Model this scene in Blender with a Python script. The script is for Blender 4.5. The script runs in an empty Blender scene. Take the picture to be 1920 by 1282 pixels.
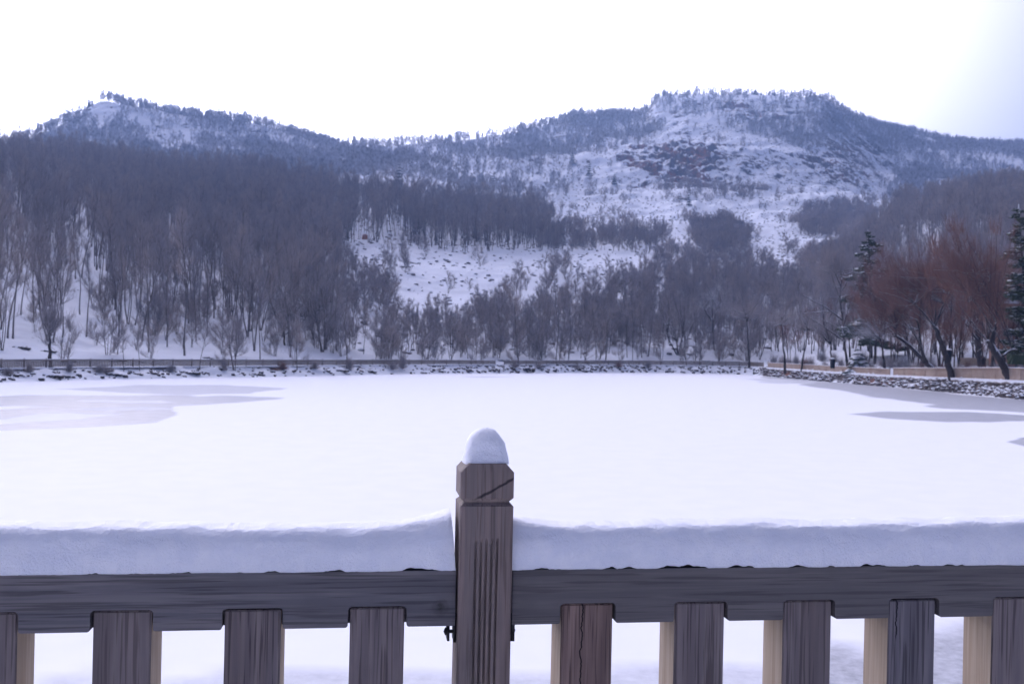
import bpy, bmesh, math, random
import numpy as np
from mathutils import Vector, Matrix

# ------------------------------------------------------------------ camera, sky, sun, exposure
S = bpy.context.scene
COL = S.collection
CAM_Z = 3.8
LENS = 35.0
FPX = 1920 * LENS / 36.0
ROLL = math.radians(1.25)
PITCH = math.radians(0.21)

cam_data = bpy.data.cameras.new('camera')
cam_data.lens = LENS
cam_data.sensor_width = 36.0
cam_data.clip_start = 0.05
cam_data.clip_end = 9000.0
cam_data.dof.use_dof = True
cam_data.dof.focus_distance = 1.95
cam_data.dof.aperture_fstop = 13.0
cam = bpy.data.objects.new('camera', cam_data)
COL.objects.link(cam)
cam.matrix_world = (Matrix.Translation((0, 0, CAM_Z))
                    @ Matrix.Rotation(math.radians(90) + PITCH, 4, 'X')
                    @ Matrix.Rotation(ROLL, 4, 'Z'))
S.camera = cam

SUN_AZ = math.radians(-25.0)      # from +Y, negative = towards -X
SUN_EL = math.radians(12.0)

world = bpy.data.worlds.new('World')
S.world = world
world.use_nodes = True
wn = world.node_tree.nodes
wl = world.node_tree.links
wn.clear()
w_out = wn.new('ShaderNodeOutputWorld')
w_bg = wn.new('ShaderNodeBackground')
w_sky = wn.new('ShaderNodeTexSky')
w_sky.sky_type = 'NISHITA'
w_sky.sun_disc = False
w_sky.sun_elevation = SUN_EL
w_sky.sun_rotation = SUN_AZ
w_sky.air_density = 1.0
w_sky.dust_density = 2.5
w_sky.ozone_density = 2.5
w_tc = wn.new('ShaderNodeTexCoord')
w_map = wn.new('ShaderNodeMapping')
w_map.inputs['Scale'].default_value = (1.6, 1.6, 5.0)
w_noise = wn.new('ShaderNodeTexNoise')
w_noise.inputs['Scale'].default_value = 1.7
w_noise.inputs['Detail'].default_value = 5.0
w_noise.inputs['Roughness'].default_value = 0.55
w_ramp = wn.new('ShaderNodeMapRange')
w_ramp.inputs['From Min'].default_value = 0.34
w_ramp.inputs['From Max'].default_value = 0.62
w_ramp.inputs['To Min'].default_value = 0.72
w_ramp.inputs['To Max'].default_value = 0.76
w_mix = wn.new('ShaderNodeMix')
w_mix.data_type = 'RGBA'
w_tint = wn.new('ShaderNodeMix')
w_tint.data_type = 'RGBA'
w_tint.blend_type = 'MULTIPLY'
w_tint.inputs[0].default_value = 1.0
w_tint.inputs[7].default_value = (0.985, 0.965, 1.16, 1)
wl.new(w_tc.outputs['Generated'], w_map.inputs['Vector'])
wl.new(w_map.outputs['Vector'], w_noise.inputs['Vector'])
wl.new(w_noise.outputs['Fac'], w_ramp.inputs['Value'])
wl.new(w_ramp.outputs['Result'], w_mix.inputs[0])
w_clear = wn.new('ShaderNodeVectorMath'); w_clear.operation = 'MULTIPLY'
wl.new(w_sky.outputs['Color'], w_clear.inputs[0]); w_clear.inputs[1].default_value = (0.68, 0.93, 1.62)
wl.new(w_clear.outputs['Vector'], w_mix.inputs[6])
# the veil is brighter towards the sun behind it
w_dot = wn.new('ShaderNodeVectorMath'); w_dot.operation = 'DOT_PRODUCT'
wl.new(w_tc.outputs['Generated'], w_dot.inputs[0])
w_dot.inputs[1].default_value = (math.sin(SUN_AZ) * math.cos(SUN_EL), math.cos(SUN_AZ) * math.cos(SUN_EL), math.sin(SUN_EL))
def w_range(a, b_, c_, d_):
    n_ = wn.new('ShaderNodeMapRange'); n_.interpolation_type = 'SMOOTHSTEP'
    for _k, _v in zip(('From Min', 'From Max', 'To Min', 'To Max'), (a, b_, c_, d_)): n_.inputs[_k].default_value = _v
    return n_
def w_math(op, a, b_):
    n_ = wn.new('ShaderNodeMath'); n_.operation = op
    for k_, v_ in enumerate((a, b_)):
        if hasattr(v_, 'links'): wl.new(v_, n_.inputs[k_])
        else: n_.inputs[k_].default_value = v_
    return n_.outputs[0]
w_l1 = w_range(-0.25, 0.75, 0.07, 1.0); w_l2 = w_range(0.55, 1.0, 0.0, 6.6)
wl.new(w_dot.outputs['Value'], w_l1.inputs['Value']); wl.new(w_dot.outputs['Value'], w_l2.inputs['Value'])
w_sep = wn.new('ShaderNodeSeparateXYZ'); wl.new(w_tc.outputs['Generated'], w_sep.inputs[0])
w_cie = w_math('ADD', w_math('MULTIPLY', w_math('MAXIMUM', w_sep.outputs[2], 0.0), 1.2), 0.60)
w_amt = w_math('MULTIPLY', w_math('ADD', w_l1.outputs['Result'], w_l2.outputs['Result']), w_cie)
w_veil = wn.new('ShaderNodeVectorMath'); w_veil.operation = 'SCALE'
w_veil.inputs[0].default_value = (6.25, 6.1, 6.25)     # thin cloud veil, in the sky's own units
wl.new(w_amt, w_veil.inputs['Scale'])
wl.new(w_veil.outputs['Vector'], w_mix.inputs[7])
wl.new(w_mix.outputs[2], w_tint.inputs[6])
wl.new(w_tint.outputs[2], w_bg.inputs['Color'])
w_bg.inputs['Strength'].default_value = 0.10
wl.new(w_bg.outputs['Background'], w_out.inputs['Surface'])

sun_data = bpy.data.lights.new('sun', 'SUN')
sun_data.energy = 1.5
sun_data.angle = math.radians(10)
sun_data.color = (1.0, 0.90, 0.78)
sun = bpy.data.objects.new('sun', sun_data)
COL.objects.link(sun)
sd = Vector((math.sin(SUN_AZ) * math.cos(SUN_EL), math.cos(SUN_AZ) * math.cos(SUN_EL), math.sin(SUN_EL)))
sun.rotation_euler = sd.to_track_quat('Z', 'Y').to_euler()
sun.location = (-40, 60, 60)

S.view_settings.view_transform = 'Standard'
S.view_settings.look = 'None'
S.view_settings.gamma = 1.0
S.view_settings.exposure = 0.56
S.render.film_transparent = False
S.cycles.use_denoising = True
S.cycles.max_bounces = 6
S.cycles.diffuse_bounces = 3
S.cycles.glossy_bounces = 2
S.cycles.transparent_max_bounces = 8
S.cycles.volume_bounces = 0
S.cycles.caustics_reflective = False
S.cycles.caustics_refractive = False

rng = np.random.default_rng(11)
random.seed(5)

# ------------------------------------------------------------------ helpers
def ray(px, py):
    """image position in the 1920x1282 photograph -> slopes (X/Y, Z/Y) of the sight line"""
    xc = (np.asarray(px, float) - 960) / FPX
    yc = (641 - np.asarray(py, float)) / FPX
    c, s = math.cos(ROLL), math.sin(ROLL)
    x1 = xc * c - yc * s
    y1 = xc * s + yc * c
    cp, sp = math.cos(PITCH), math.sin(PITCH)
    yf = cp - sp * y1
    return x1 / yf, (y1 * cp + sp) / yf

def pt(px, py, Y):
    u, w = ray(px, py)
    return Vector((float(u) * Y, Y, CAM_Z + float(w) * Y))

def to_img(X, Y, Z):
    cp, sp = math.cos(PITCH), math.sin(PITCH)
    dz = Z - CAM_Z
    fwd = Y * cp + dz * sp
    up = -Y * sp + dz * cp
    x1, y1 = X / fwd, up / fwd
    c, s = math.cos(ROLL), math.sin(ROLL)
    xc = x1 * c + y1 * s
    yc = -x1 * s + y1 * c
    return 960 + xc * FPX, 641 - yc * FPX

def _hash(ix, iy, seed):
    h = (ix.astype(np.int64) * 374761393 + iy.astype(np.int64) * 668265263 + seed * 974711) & 0xffffffff
    h = ((h ^ (h >> 13)) * 1274126177) & 0xffffffff
    h = (h ^ (h >> 16)) & 0xffffffff
    return h / 4294967295.0

def vnoise(x, y, seed=0):
    x = np.asarray(x, float); y = np.asarray(y, float)
    ix, iy = np.floor(x), np.floor(y)
    fx, fy = x - ix, y - iy
    fx = fx * fx * (3 - 2 * fx); fy = fy * fy * (3 - 2 * fy)
    a = _hash(ix, iy, seed); b = _hash(ix + 1, iy, seed)
    c = _hash(ix, iy + 1, seed); d = _hash(ix + 1, iy + 1, seed)
    return (a + (b - a) * fx) * (1 - fy) + (c + (d - c) * fx) * fy

def fbm(x, y, seed=0, octs=4, gain=0.5):
    t = 0; a = 1; n = 0
    for o in range(octs):
        t = t + a * vnoise(x * 2 ** o + 17.3 * o, y * 2 ** o - 9.1 * o, seed + o)
        n += a; a *= gain
    return t / n * 2 - 1

def in_poly(x, y, poly):
    x = np.asarray(x); y = np.asarray(y)
    ins = np.zeros(x.shape, bool)
    n = len(poly)
    for i in range(n):
        x0, y0 = poly[i]; x1, y1 = poly[(i + 1) % n]
        if y0 == y1: continue
        c = (y0 > y) != (y1 > y)
        ins ^= c & (x < (x1 - x0) * (y - y0) / (y1 - y0) + x0)
    return ins

def mesh_np(name, verts, faces, mats=(), smooth=False, mat_idx=None):
    """faces: array (n,3) or (n,4), or list of such arrays"""
    me = bpy.data.meshes.new(name)
    verts = np.asarray(verts, np.float32).reshape(-1, 3)
    fl = faces if isinstance(faces, list) else [faces]
    fl = [np.asarray(f, np.int32) for f in fl if len(f)]
    loops = np.concatenate([f.ravel() for f in fl]) if fl else np.zeros(0, np.int32)
    tot = np.concatenate([np.full(len(f), f.shape[1], np.int32) for f in fl]) if fl else np.zeros(0, np.int32)
    start = np.concatenate([[0], np.cumsum(tot)[:-1]]).astype(np.int32) if len(tot) else tot
    me.vertices.add(len(verts)); me.vertices.foreach_set('co', verts.ravel())
    me.loops.add(len(loops)); me.loops.foreach_set('vertex_index', loops)
    me.polygons.add(len(tot)); me.polygons.foreach_set('loop_start', start)
    me.polygons.foreach_set('loop_total', tot)
    if smooth: me.polygons.foreach_set('use_smooth', np.ones(len(tot), bool))
    for m in mats: me.materials.append(m)
    if mat_idx is not None: me.polygons.foreach_set('material_index', np.asarray(mat_idx, np.int32))
    me.update(calc_edges=True); me.validate()
    return me

def link(name, me, parent=None, **props):
    o = bpy.data.objects.new(name, me)
    COL.objects.link(o)
    if parent is not None: o.parent = parent
    for k, v in props.items(): o[k] = v
    return o

def thing(name, label, category, loc=(0, 0, 0), rz=0.0, group=None):
    o = bpy.data.objects.new(name, None)
    COL.objects.link(o)
    o.empty_display_size = 0.2
    o.location = loc; o.rotation_euler = (0, 0, rz)
    o['label'] = label; o['category'] = category
    if group: o['group'] = group
    return o

class Geo:
    """collects triangles / quads with material indices"""
    def __init__(self): self.v = []; self.t = []; self.q = []; self.n = 0; self.tm = []; self.qm = []
    def add(self, verts, tris=None, quads=None, m=0):
        verts = np.asarray(verts, float).reshape(-1, 3)
        self.v.append(verts)
        if tris is not None and len(tris):
            t = np.asarray(tris, int) + self.n; self.t.append(t); self.tm.append(np.full(len(t), m))
        if quads is not None and len(quads):
            q = np.asarray(quads, int) + self.n; self.q.append(q); self.qm.append(np.full(len(q), m))
        self.n += len(verts)
    def box(self, lo, hi, m=0):
        x0, y0, z0 = lo; x1, y1, z1 = hi
        self.add([(x0,y0,z0),(x1,y0,z0),(x1,y1,z0),(x0,y1,z0),(x0,y0,z1),(x1,y0,z1),(x1,y1,z1),(x0,y1,z1)],
                 quads=[(0,3,2,1),(4,5,6,7),(0,1,5,4),(1,2,6,5),(2,3,7,6),(3,0,4,7)], m=m)
    def tube(self, pts, rad, sides=6, m=0, cap=True):
        pts = np.asarray(pts, float); rad = np.asarray(rad, float)
        n = len(pts)
        d = np.gradient(pts, axis=0)
        d /= np.linalg.norm(d, axis=1)[:, None] + 1e-9
        ref = np.array([0.31, 0.95, 0.05]) if abs(d[0][2]) > 0.8 else np.array([0, 0, 1.0])
        a = np.cross(d, ref); a /= np.linalg.norm(a, axis=1)[:, None] + 1e-9
        b = np.cross(d, a)
        ang = np.arange(sides) / sides * 2 * np.pi
        ring = (a[:, None, :] * np.cos(ang)[None, :, None] + b[:, None, :] * np.sin(ang)[None, :, None]) * rad[:, None, None]
        v = (pts[:, None, :] + ring).reshape(-1, 3)
        i = np.arange(n - 1)[:, None] * sides; j = np.arange(sides)[None, :]; k = (j + 1) % sides
        q = np.stack([i + j, i + sides + j, i + sides + k, i + k], -1).reshape(-1, 4)
        self.add(v, quads=q, m=m)
        if cap:
            base = self.n - len(v) + (n - 1) * sides
            self.add([pts[-1] + d[-1] * rad[-1] * 0.4], tris=None)
            tip = self.n - 1
            self.t.append(np.array([(base + s, tip, base + (s + 1) % sides) for s in range(sides)])); self.tm.append(np.full(sides, m))
    def blades(self, p0, p1, w, m=0):
        """one slim triangle from each p0 to p1"""
        p0 = np.asarray(p0); p1 = np.asarray(p1)
        if not len(p0): return
        d = p1 - p0
        r = rng.normal(size=d.shape)
        s = np.cross(d, r); s /= np.linalg.norm(s, axis=1)[:, None] + 1e-9
        s *= np.asarray(w)[:, None] * 0.5
        v = np.stack([p0 - s, p0 + s, p1], 1).reshape(-1, 3)
        self.add(v, tris=np.arange(len(v)).reshape(-1, 3), m=m)
    def mesh(self, name, mats=(), smooth=False):
        fs, mi = [], []
        if self.t: fs.append(np.concatenate(self.t)); mi.append(np.concatenate(self.tm))
        if self.q: fs.append(np.concatenate(self.q)); mi.append(np.concatenate(self.qm))
        return mesh_np(name, np.concatenate(self.v), fs, mats, smooth, np.concatenate(mi))

# ------------------------------------------------------------------ materials
def nodes_of(name):
    m = bpy.data.materials.new(name)
    m.use_nodes = True
    nt = m.node_tree
    return m, nt, nt.nodes['Principled BSDF']

class N:
    """small node-graph builder"""
    def __init__(self, nt): self.nt = nt
    def new(self, t, **kw):
        n = self.nt.nodes.new(t)
        for k, v in kw.items(): setattr(n, k, v)
        return n
    def put(self, sock, v):
        if hasattr(v, 'is_output') or hasattr(v, 'links'): self.nt.links.new(v, sock)
        else: sock.default_value = v
    def math(self, op, a, b=0.0, c=0.0, clamp=False):
        n = self.new('ShaderNodeMath', operation=op, use_clamp=clamp)
        self.put(n.inputs[0], a); self.put(n.inputs[1], b); self.put(n.inputs[2], c)
        return n.outputs[0]
    def rng(self, v, a, b, c=0.0, d=1.0, smooth=True):
        n = self.new('ShaderNodeMapRange')
        if smooth: n.interpolation_type = 'SMOOTHSTEP'
        self.put(n.inputs['Value'], v)
        for k, x in zip(('From Min', 'From Max', 'To Min', 'To Max'), (a, b, c, d)): self.put(n.inputs[k], x)
        return n.outputs['Result']
    def mix(self, f, a, b, blend='MIX'):
        n = self.new('ShaderNodeMix', data_type='RGBA', blend_type=blend)
        for s, v in ((n.inputs[0], f), (n.inputs[6], a), (n.inputs[7], b)):
            if isinstance(v, tuple) and len(v) == 3: v = (*v, 1)
            self.put(s, v)
        return n.outputs[2]
    def noise(self, vec, scale, detail=4, rough=0.55, dist=0.0):
        n = self.new('ShaderNodeTexNoise')
        if vec is not None: self.put(n.inputs['Vector'], vec)
        n.inputs['Scale'].default_value = scale; n.inputs['Detail'].default_value = detail
        n.inputs['Roughness'].default_value = rough; n.inputs['Distortion'].default_value = dist
        return n.outputs['Fac']
    def coord(self, kind='Object'): return self.new('ShaderNodeTexCoord').outputs[kind]
    def pos(self): return self.new('ShaderNodeNewGeometry').outputs['Position']
    def nrm(self):
        s = self.new('ShaderNodeSeparateXYZ'); self.put(s.inputs[0], self.new('ShaderNodeNewGeometry').outputs['Normal'])
        return s.outputs
    def sep(self, v):
        s = self.new('ShaderNodeSeparateXYZ'); self.put(s.inputs[0], v); return s.outputs
    def scale(self, v, s):
        n = self.new('ShaderNodeMapping'); self.put(n.inputs['Vector'], v); n.inputs['Scale'].default_value = s
        return n.outputs[0]
    def bump(self, h, strength, dist, bsdf):
        n = self.new('ShaderNodeBump'); n.inputs['Strength'].default_value = strength; n.inputs['Distance'].default_value = dist
        self.put(n.inputs['Height'], h); self.put(bsdf.inputs['Normal'], n.outputs[0])

SNOW = (0.86, 0.88, 0.92)

def mat_snow(name, bump=0.3, dist=0.01, scale=60.0):
    m, nt, b = nodes_of(name); g = N(nt)
    p = g.coord('Object')
    n1 = g.noise(p, scale, 5, 0.65)
    n2 = g.noise(p, scale * 0.12, 3)
    col = g.mix(g.rng(n2, 0.35, 0.7), (0.83, 0.85, 0.90), (0.89, 0.90, 0.93))
    g.put(b.inputs['Base Color'], col)
    b.inputs['Roughness'].default_value = 0.75
    b.inputs['Specular IOR Level'].default_value = 0.2
    g.bump(g.math('ADD', n1, n2), bump, dist, b)
    return m

def mat_bark(name, col, col2, snow_at=0.55, soft=0.25, amount=1.0, nscale=3.0):
    """bark or stone with snow lying on whatever faces up"""
    m, nt, b = nodes_of(name); g = N(nt)
    p = g.pos()
    n = g.noise(p, nscale, 4)
    c = g.mix(g.rng(n, 0.35, 0.65), col, col2)
    ri = g.new('ShaderNodeObjectInfo').outputs['Random']
    c = g.mix(g.math('MULTIPLY', ri, 0.35), c, col2)
    up = g.nrm()[2]
    k = g.math('ADD', up, g.math('MULTIPLY', g.math('SUBTRACT', g.noise(p, nscale * 0.8, 2), 0.5), 0.9))
    s = g.math('MULTIPLY', g.rng(k, snow_at, snow_at + soft), amount)
    g.put(b.inputs['Base Color'], g.mix(s, c, SNOW))
    b.inputs['Roughness'].default_value = 0.9
    b.inputs['Specular IOR Level'].default_value = 0.15
    return m

def mat_twig(name, col, col2, frost=0.0):
    m, nt, b = nodes_of(name); g = N(nt)
    p = g.pos()
    n = g.noise(p, 0.16, 2)
    ri = g.new('ShaderNodeObjectInfo').outputs['Random']
    f = g.math('ADD', g.math('MULTIPLY', g.rng(n, 0.3, 0.7), 0.6), g.math('MULTIPLY', ri, 0.4))
    c = g.mix(f, col, col2)
    if frost > 0:
        c = g.mix(g.math('MULTIPLY', g.rng(g.noise(p, 0.35, 3), 0.35, 0.65), frost), c, (0.75, 0.77, 0.82))
    g.put(b.inputs['Base Color'], c)
    b.inputs['Roughness'].default_value = 0.9
    b.inputs['Specular IOR Level'].default_value = 0.1
    return m

def mat_wood(name, base, light, dark, axis='Z', knot=None, stain=None, grain=1.0, crack=None):
    m, nt, b = nodes_of(name); g = N(nt)
    oc = g.coord('Object')
    ri = g.new('ShaderNodeObjectInfo').outputs['Random']
    comb = g.new('ShaderNodeCombineXYZ')
    for i in range(3): g.put(comb.inputs[i], g.math('MULTIPLY', ri, 37.0 + 11 * i))
    add = g.new('ShaderNodeVectorMath', operation='ADD'); g.put(add.inputs[0], oc); g.put(add.inputs[1], comb.outputs[0])
    v = add.outputs[0]
    L = 2.2
    st = {'X': (L, 60, 60), 'Z': (60, 60, L)}[axis]
    fine = {'X': (5, 190, 190), 'Z': (190, 190, 5)}[axis]
    wide = {'X': (0.9, 14, 14), 'Z': (14, 14, 0.9)}[axis]
    n1 = g.noise(g.scale(v, st), 1.0, 5, 0.6, 0.6)
    n2 = g.noise(g.scale(v, fine), 1.0, 2, 0.5)
    n3 = g.noise(g.scale(v, wide), 1.0, 3, 0.5, 0.5)
    blot = g.noise(v, 9.0, 3)
    c = g.mix(g.rng(n1, 0.38, 0.64), base, light)
    c = g.mix(g.math('MULTIPLY', g.rng(n3, 0.45, 0.70), 0.75), c, dark)
    c = g.mix(g.math('MULTIPLY', g.rng(n2, 0.52, 0.64), 0.50 * grain), c, tuple(x * 0.35 for x in dark))
    c = g.mix(g.math('MULTIPLY', g.rng(blot, 0.5, 0.75), 0.4), c, tuple(x * 0.8 for x in base))
    c = g.mix(g.math('MULTIPLY', ri, 0.35), c, tuple(x * 0.7 for x in light))
    h = g.math('ADD', g.math('MULTIPLY', n1, 0.6), g.math('MULTIPLY', n2, 0.5))
    if knot:
        d = g.new('ShaderNodeVectorMath', operation='DISTANCE'); g.put(d.inputs[0], oc); d.inputs[1].default_value = knot
        dd = g.math('ADD', d.outputs['Value'], g.math('MULTIPLY', g.math('SUBTRACT', g.noise(oc, 60, 3), 0.5), 0.012))
        ring = g.math('SINE', g.math('MULTIPLY', dd, 900.0))
        kf = g.rng(dd, 0.012, 0.026, 1.0, 0.0)
        c = g.mix(g.math('MULTIPLY', kf, g.math('ADD', g.math('MULTIPLY', ring, 0.2), 0.7)), c, (0.030, 0.026, 0.022))
    if crack:
        x, y, z = g.sep(oc)
        x0, zlo, zhi = crack
        cxx = g.math('ADD', x0, g.math('MULTIPLY', g.math('SUBTRACT', g.noise(g.scale(oc, (0, 0, 1)), 26, 3), 0.5), 0.020))
        d = g.math('ABSOLUTE', g.math('SUBTRACT', x, cxx))
        f = g.math('MULTIPLY', g.rng(d, 0.0007, 0.0018, 1.0, 0.0), g.math('MULTIPLY', g.rng(z, zlo, zlo + 0.02), g.rng(z, zhi - 0.004, zhi, 1.0, 0.0)))
        c = g.mix(f, c, (0.008, 0.007, 0.007)); h = g.math('SUBTRACT', h, f)
    if stain:
        x, y, z = g.sep(oc)
        (xa, za), (xb, zb) = stain
        sl = (zb - za) / (xb - xa)
        zl = g.math('ADD', g.math('MULTIPLY', x, sl), za - sl * xa)
        zl = g.math('ADD', zl, g.math('MULTIPLY', g.math('SUBTRACT', g.noise(oc, 40, 3), 0.5), 0.010))
        d = g.math('ABSOLUTE', g.math('SUBTRACT', z, zl))
        f = g.math('MULTIPLY', g.rng(d, 0.0008, 0.0045, 1.0, 0.0), g.rng(x, xa, xa + 0.02))
        c = g.mix(g.math('MULTIPLY', f, 0.85), c, (0.015, 0.014, 0.016))
    g.put(b.inputs['Base Color'], c)
    b.inputs['Roughness'].default_value = 0.8
    b.inputs['Specular IOR Level'].default_value = 0.25
    g.bump(h, 0.5, 0.0018, b)
    return m

M = {}
M['rail_snow'] = mat_snow('fence_snow', 0.7, 0.004, 230.0)
_b = M['rail_snow'].node_tree.nodes['Principled BSDF']
_b.inputs['Subsurface Weight'].default_value = 0.6; _b.inputs['Subsurface Scale'].default_value = 0.012
_b.inputs['Subsurface Radius'].default_value = (1.0, 1.0, 1.0)
M['ground_snow'] = mat_snow('ground_snow', 0.3, 0.05, 4.0)
M['trunk'] = mat_bark('forest_bark', (0.085, 0.078, 0.080), (0.19, 0.17, 0.165), 0.62, 0.25, 0.85)
M['trunk_dark'] = mat_bark('willow_bark', (0.035, 0.028, 0.026), (0.07, 0.055, 0.048), 0.28, 0.25, 1.0, 2.0)
M['twig'] = mat_twig('forest_twigs', (0.42, 0.36, 0.33), (0.28, 0.275, 0.30))
M['twig_red'] = mat_twig('willow_twigs', (0.25, 0.135, 0.10), (0.20, 0.125, 0.11))
M['twig_frost'] = mat_twig('frosted_twigs', (0.26, 0.25, 0.26), (0.20, 0.19, 0.20), 0.6)
M['needle'] = mat_bark('pine_needles', (0.030, 0.045, 0.022), (0.055, 0.070, 0.030), 0.50, 0.35, 0.9, 2.0)
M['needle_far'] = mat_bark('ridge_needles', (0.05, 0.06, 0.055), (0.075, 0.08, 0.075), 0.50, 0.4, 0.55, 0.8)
M['stone'] = mat_bark('shore_stone', (0.10, 0.085, 0.08), (0.20, 0.165, 0.15), 0.26, 0.25, 1.0, 1.2)
M['earth'] = mat_bark('dark_earth', (0.035, 0.030, 0.030), (0.075, 0.060, 0.055), 0.55, 0.25, 1.0, 1.5)
M['metal'] = nodes_of('black_metal')[0]
_b = M['metal'].node_tree.nodes['Principled BSDF']
_b.inputs['Base Color'].default_value = (0.016, 0.016, 0.018, 1); _b.inputs['Metallic'].default_value = 0.6; _b.inputs['Roughness'].default_value = 0.55
_g = N(M['metal'].node_tree); _g.put(_b.inputs['Roughness'], _g.rng(_g.noise(_g.coord(), 80), 0.3, 0.7, 0.4, 0.75))

# ------------------------------------------------------------------ terrain
def shore_Y(px, ys):
    u, w = ray(px, ys)
    return -CAM_Z / float(w)

# column: px, shoreline y, [(depth, image y of the ground) x 9]; the last is the crest
COLS = [
 (-900, 745, [(70,655),(95,560),(135,460),(190,390),(260,350),(330,335),(450,330),(560,325),(640,320)]),
 (-300, 728, [(85,655),(110,575),(145,480),(200,400),(270,340),(330,318),(450,322),(560,312),(630,304)]),
 (0,    717, [(93,655),(115,590),(150,500),(200,420),(270,345),(330,308),(450,312),(560,300),(620,285)]),
 (100,  714, [(100,655),(122,595),(158,505),(210,422),(280,350),(350,315),(470,308),(580,275),(650,246)]),
 (190,  712, [(108,655),(130,600),(165,510),(220,428),(290,362),(370,330),(480,312),(600,255),(700,192)]),
 (300,  710, [(112,655),(135,600),(170,515),(225,438),(300,376),(370,350),(480,322),(620,265),(720,213)]),
 (480,  707, [(120,655),(145,600),(180,525),(240,448),(310,388),(380,356),(480,328),(640,278),(740,240)]),
 (640,  704, [(132,655),(155,603),(190,545),(235,485),(275,448),(330,405),(430,350),(600,305),(760,284)]),
 (720,  702, [(140,655),(163,605),(197,555),(243,490),(280,452),(340,405),(440,350),(610,303),(770,289)]),
 (800,  701, [(147,655),(170,607),(203,562),(247,500),(285,460),(350,410),(450,352),(620,300),(790,280)]),
 (960,  700, [(158,652),(185,602),(217,557),(253,507),(295,465),(355,427),(475,362),(660,300),(830,260)]),
 (1080, 699, [(168,653),(195,602),(230,552),(268,502),(315,465),(385,425),(510,377),(690,290),(900,227)]),
 (1205, 699, [(172,653),(205,602),(240,547),(283,495),(335,455),(425,412),(570,355),(655,272),(920,224)]),
 (1232, 699, [(172,653),(205,602),(240,547),(285,495),(338,455),(428,412),(572,355),(655,270),(920,188)]),
 (1400, 702, [(175,658),(210,602),(252,545),(302,490),(352,455),(432,415),(582,355),(650,272),(910,186)]),
 (1470, 708, [(168,662),(204,605),(248,547),(306,490),(358,455),(440,415),(585,357),(660,278),(905,184)]),
 (1545, 715, [(152,667),(192,612),(242,550),(312,490),(372,455),(452,415),(592,360),(685,290),(900,188)]),
 (1580, 718, [(146,669),(186,612),(240,543),(310,480),(370,446),(448,414),(595,364),(700,300),(930,214)]),
 (1660, 725, [(135,674),(180,612),(240,532),(310,464),(370,430),(430,410),(600,380),(760,330),(1000,246)]),
 (1760, 734, [(126,682),(165,612),(220,522),(290,445),(350,412),(400,402),(560,408),(760,345),(1020,269)]),
 (1920, 750, [(112,692),(150,615),(205,515),(280,428),(350,390),(400,380),(560,392),(760,350),(1050,280)]),
 (2300, 785, [(92,697),(125,615),(180,515),(260,430),(335,392),(400,380),(560,390),(760,355),(1050,288)]),
 (2900, 850, [(75,705),(105,610),(150,510),(230,430),(310,392),(400,380),(560,390),(760,360),(1050,295)]),
]
PATH_Z = [(-900,0.9),(0,1.0),(480,1.05),(960,1.15),(1440,1.3),(1660,1.3),(1920,1.62),(2900,1.8)]
NCOLU = 1150
UG = np.linspace(-0.98, 0.98, NCOLU)
lev_u, lev_Y, lev_z = [], [], []
nlev = 4 + 9 + 2
for px, ys, sl in COLS:
    sy = shore_Y(px, ys)
    pz = float(np.interp(px, *zip(*PATH_Z)))
    right = 1.0 if px > 1450 else 0.0
    us = float(ray(px, ys)[0])
    row_u = [us] * 4
    row_Y = [sy - 8, sy, sy + (2.4 if right else 4.0), sy + (5.4 if right else 7.0)]
    row_z = [-1.6, -0.02, pz - 0.03, pz]
    for Y, y in sl:
        u, w = ray(px, y)
        row_u.append(float(u)); row_Y.append(Y); row_z.append(CAM_Z + float(w) * Y)
    row_u += [row_u[-1]] * 2
    row_Y += [row_Y[-1] + 120, row_Y[-1] + 500]
    row_z += [row_z[-1] - 35, row_z[-1] - 180]
    lev_u.append(row_u); lev_Y.append(row_Y); lev_z.append(row_z)
lev_u, lev_Y, lev_z = map(np.array, (lev_u, lev_Y, lev_z))

def smooth1(a, k):
    ker = np.hanning(2 * k + 3)[1:-1]; ker /= ker.sum()
    return np.convolve(np.pad(a, k, mode='edge'), ker, 'valid')
GY = np.stack([smooth1(np.interp(UG, lev_u[:, k], lev_Y[:, k]), 12 if k < 12 else 3) for k in range(nlev)])
GZ = np.stack([smooth1(np.interp(UG, lev_u[:, k], lev_z[:, k]), 12 if k < 12 else 3) for k in range(nlev)])
SHORE_U, SHORE_Y = UG, GY[1]
ROWS = [4, 22, 8, 24, 40, 40, 40, 40, 40, 50, 60, 120, 110, 14, 8]
ROWS = ROWS[:nlev - 1]
segY, segZ, segL = [], [], []
for k in range(nlev - 1):
    n = ROWS[k]
    t = (np.arange(n) / n)[:, None]
    a, b_ = GY[k][None], GY[k + 1][None]
    if k >= 3 and k < nlev - 2:          # Catmull-Rom on the slopes
        def cr(G):
            p0, p1, p2, p3 = G[max(k - 1, 3)][None], G[k][None], G[k + 1][None], G[min(k + 2, nlev - 1)][None]
            m1 = (p2 - p0) * 0.5 * 0.7; m2 = (p3 - p1) * 0.5 * 0.7
            return ((2*t**3-3*t**2+1)*p1 + (t**3-2*t**2+t)*m1 + (-2*t**3+3*t**2)*p2 + (t**3-t**2)*m2)
        segY.append(a + (b_ - a) * t); segZ.append(cr(GZ))
    else:
        segY.append(a + (b_ - a) * t); segZ.append(GZ[k][None] + (GZ[k + 1] - GZ[k])[None] * t)
    segL.append(np.broadcast_to(k + t, (n, NCOLU)))
segY.append(GY[-1][None]); segZ.append(GZ[-1][None]); segL.append(np.full((1, NCOLU), nlev - 1.0))
TY = np.concatenate(segY); TZ = np.concatenate(segZ); TL = np.concatenate(segL)
TX = TY * UG[None]
NR = TY.shape[0]
IX, IY = to_img(TX, TY, TZ)
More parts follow.
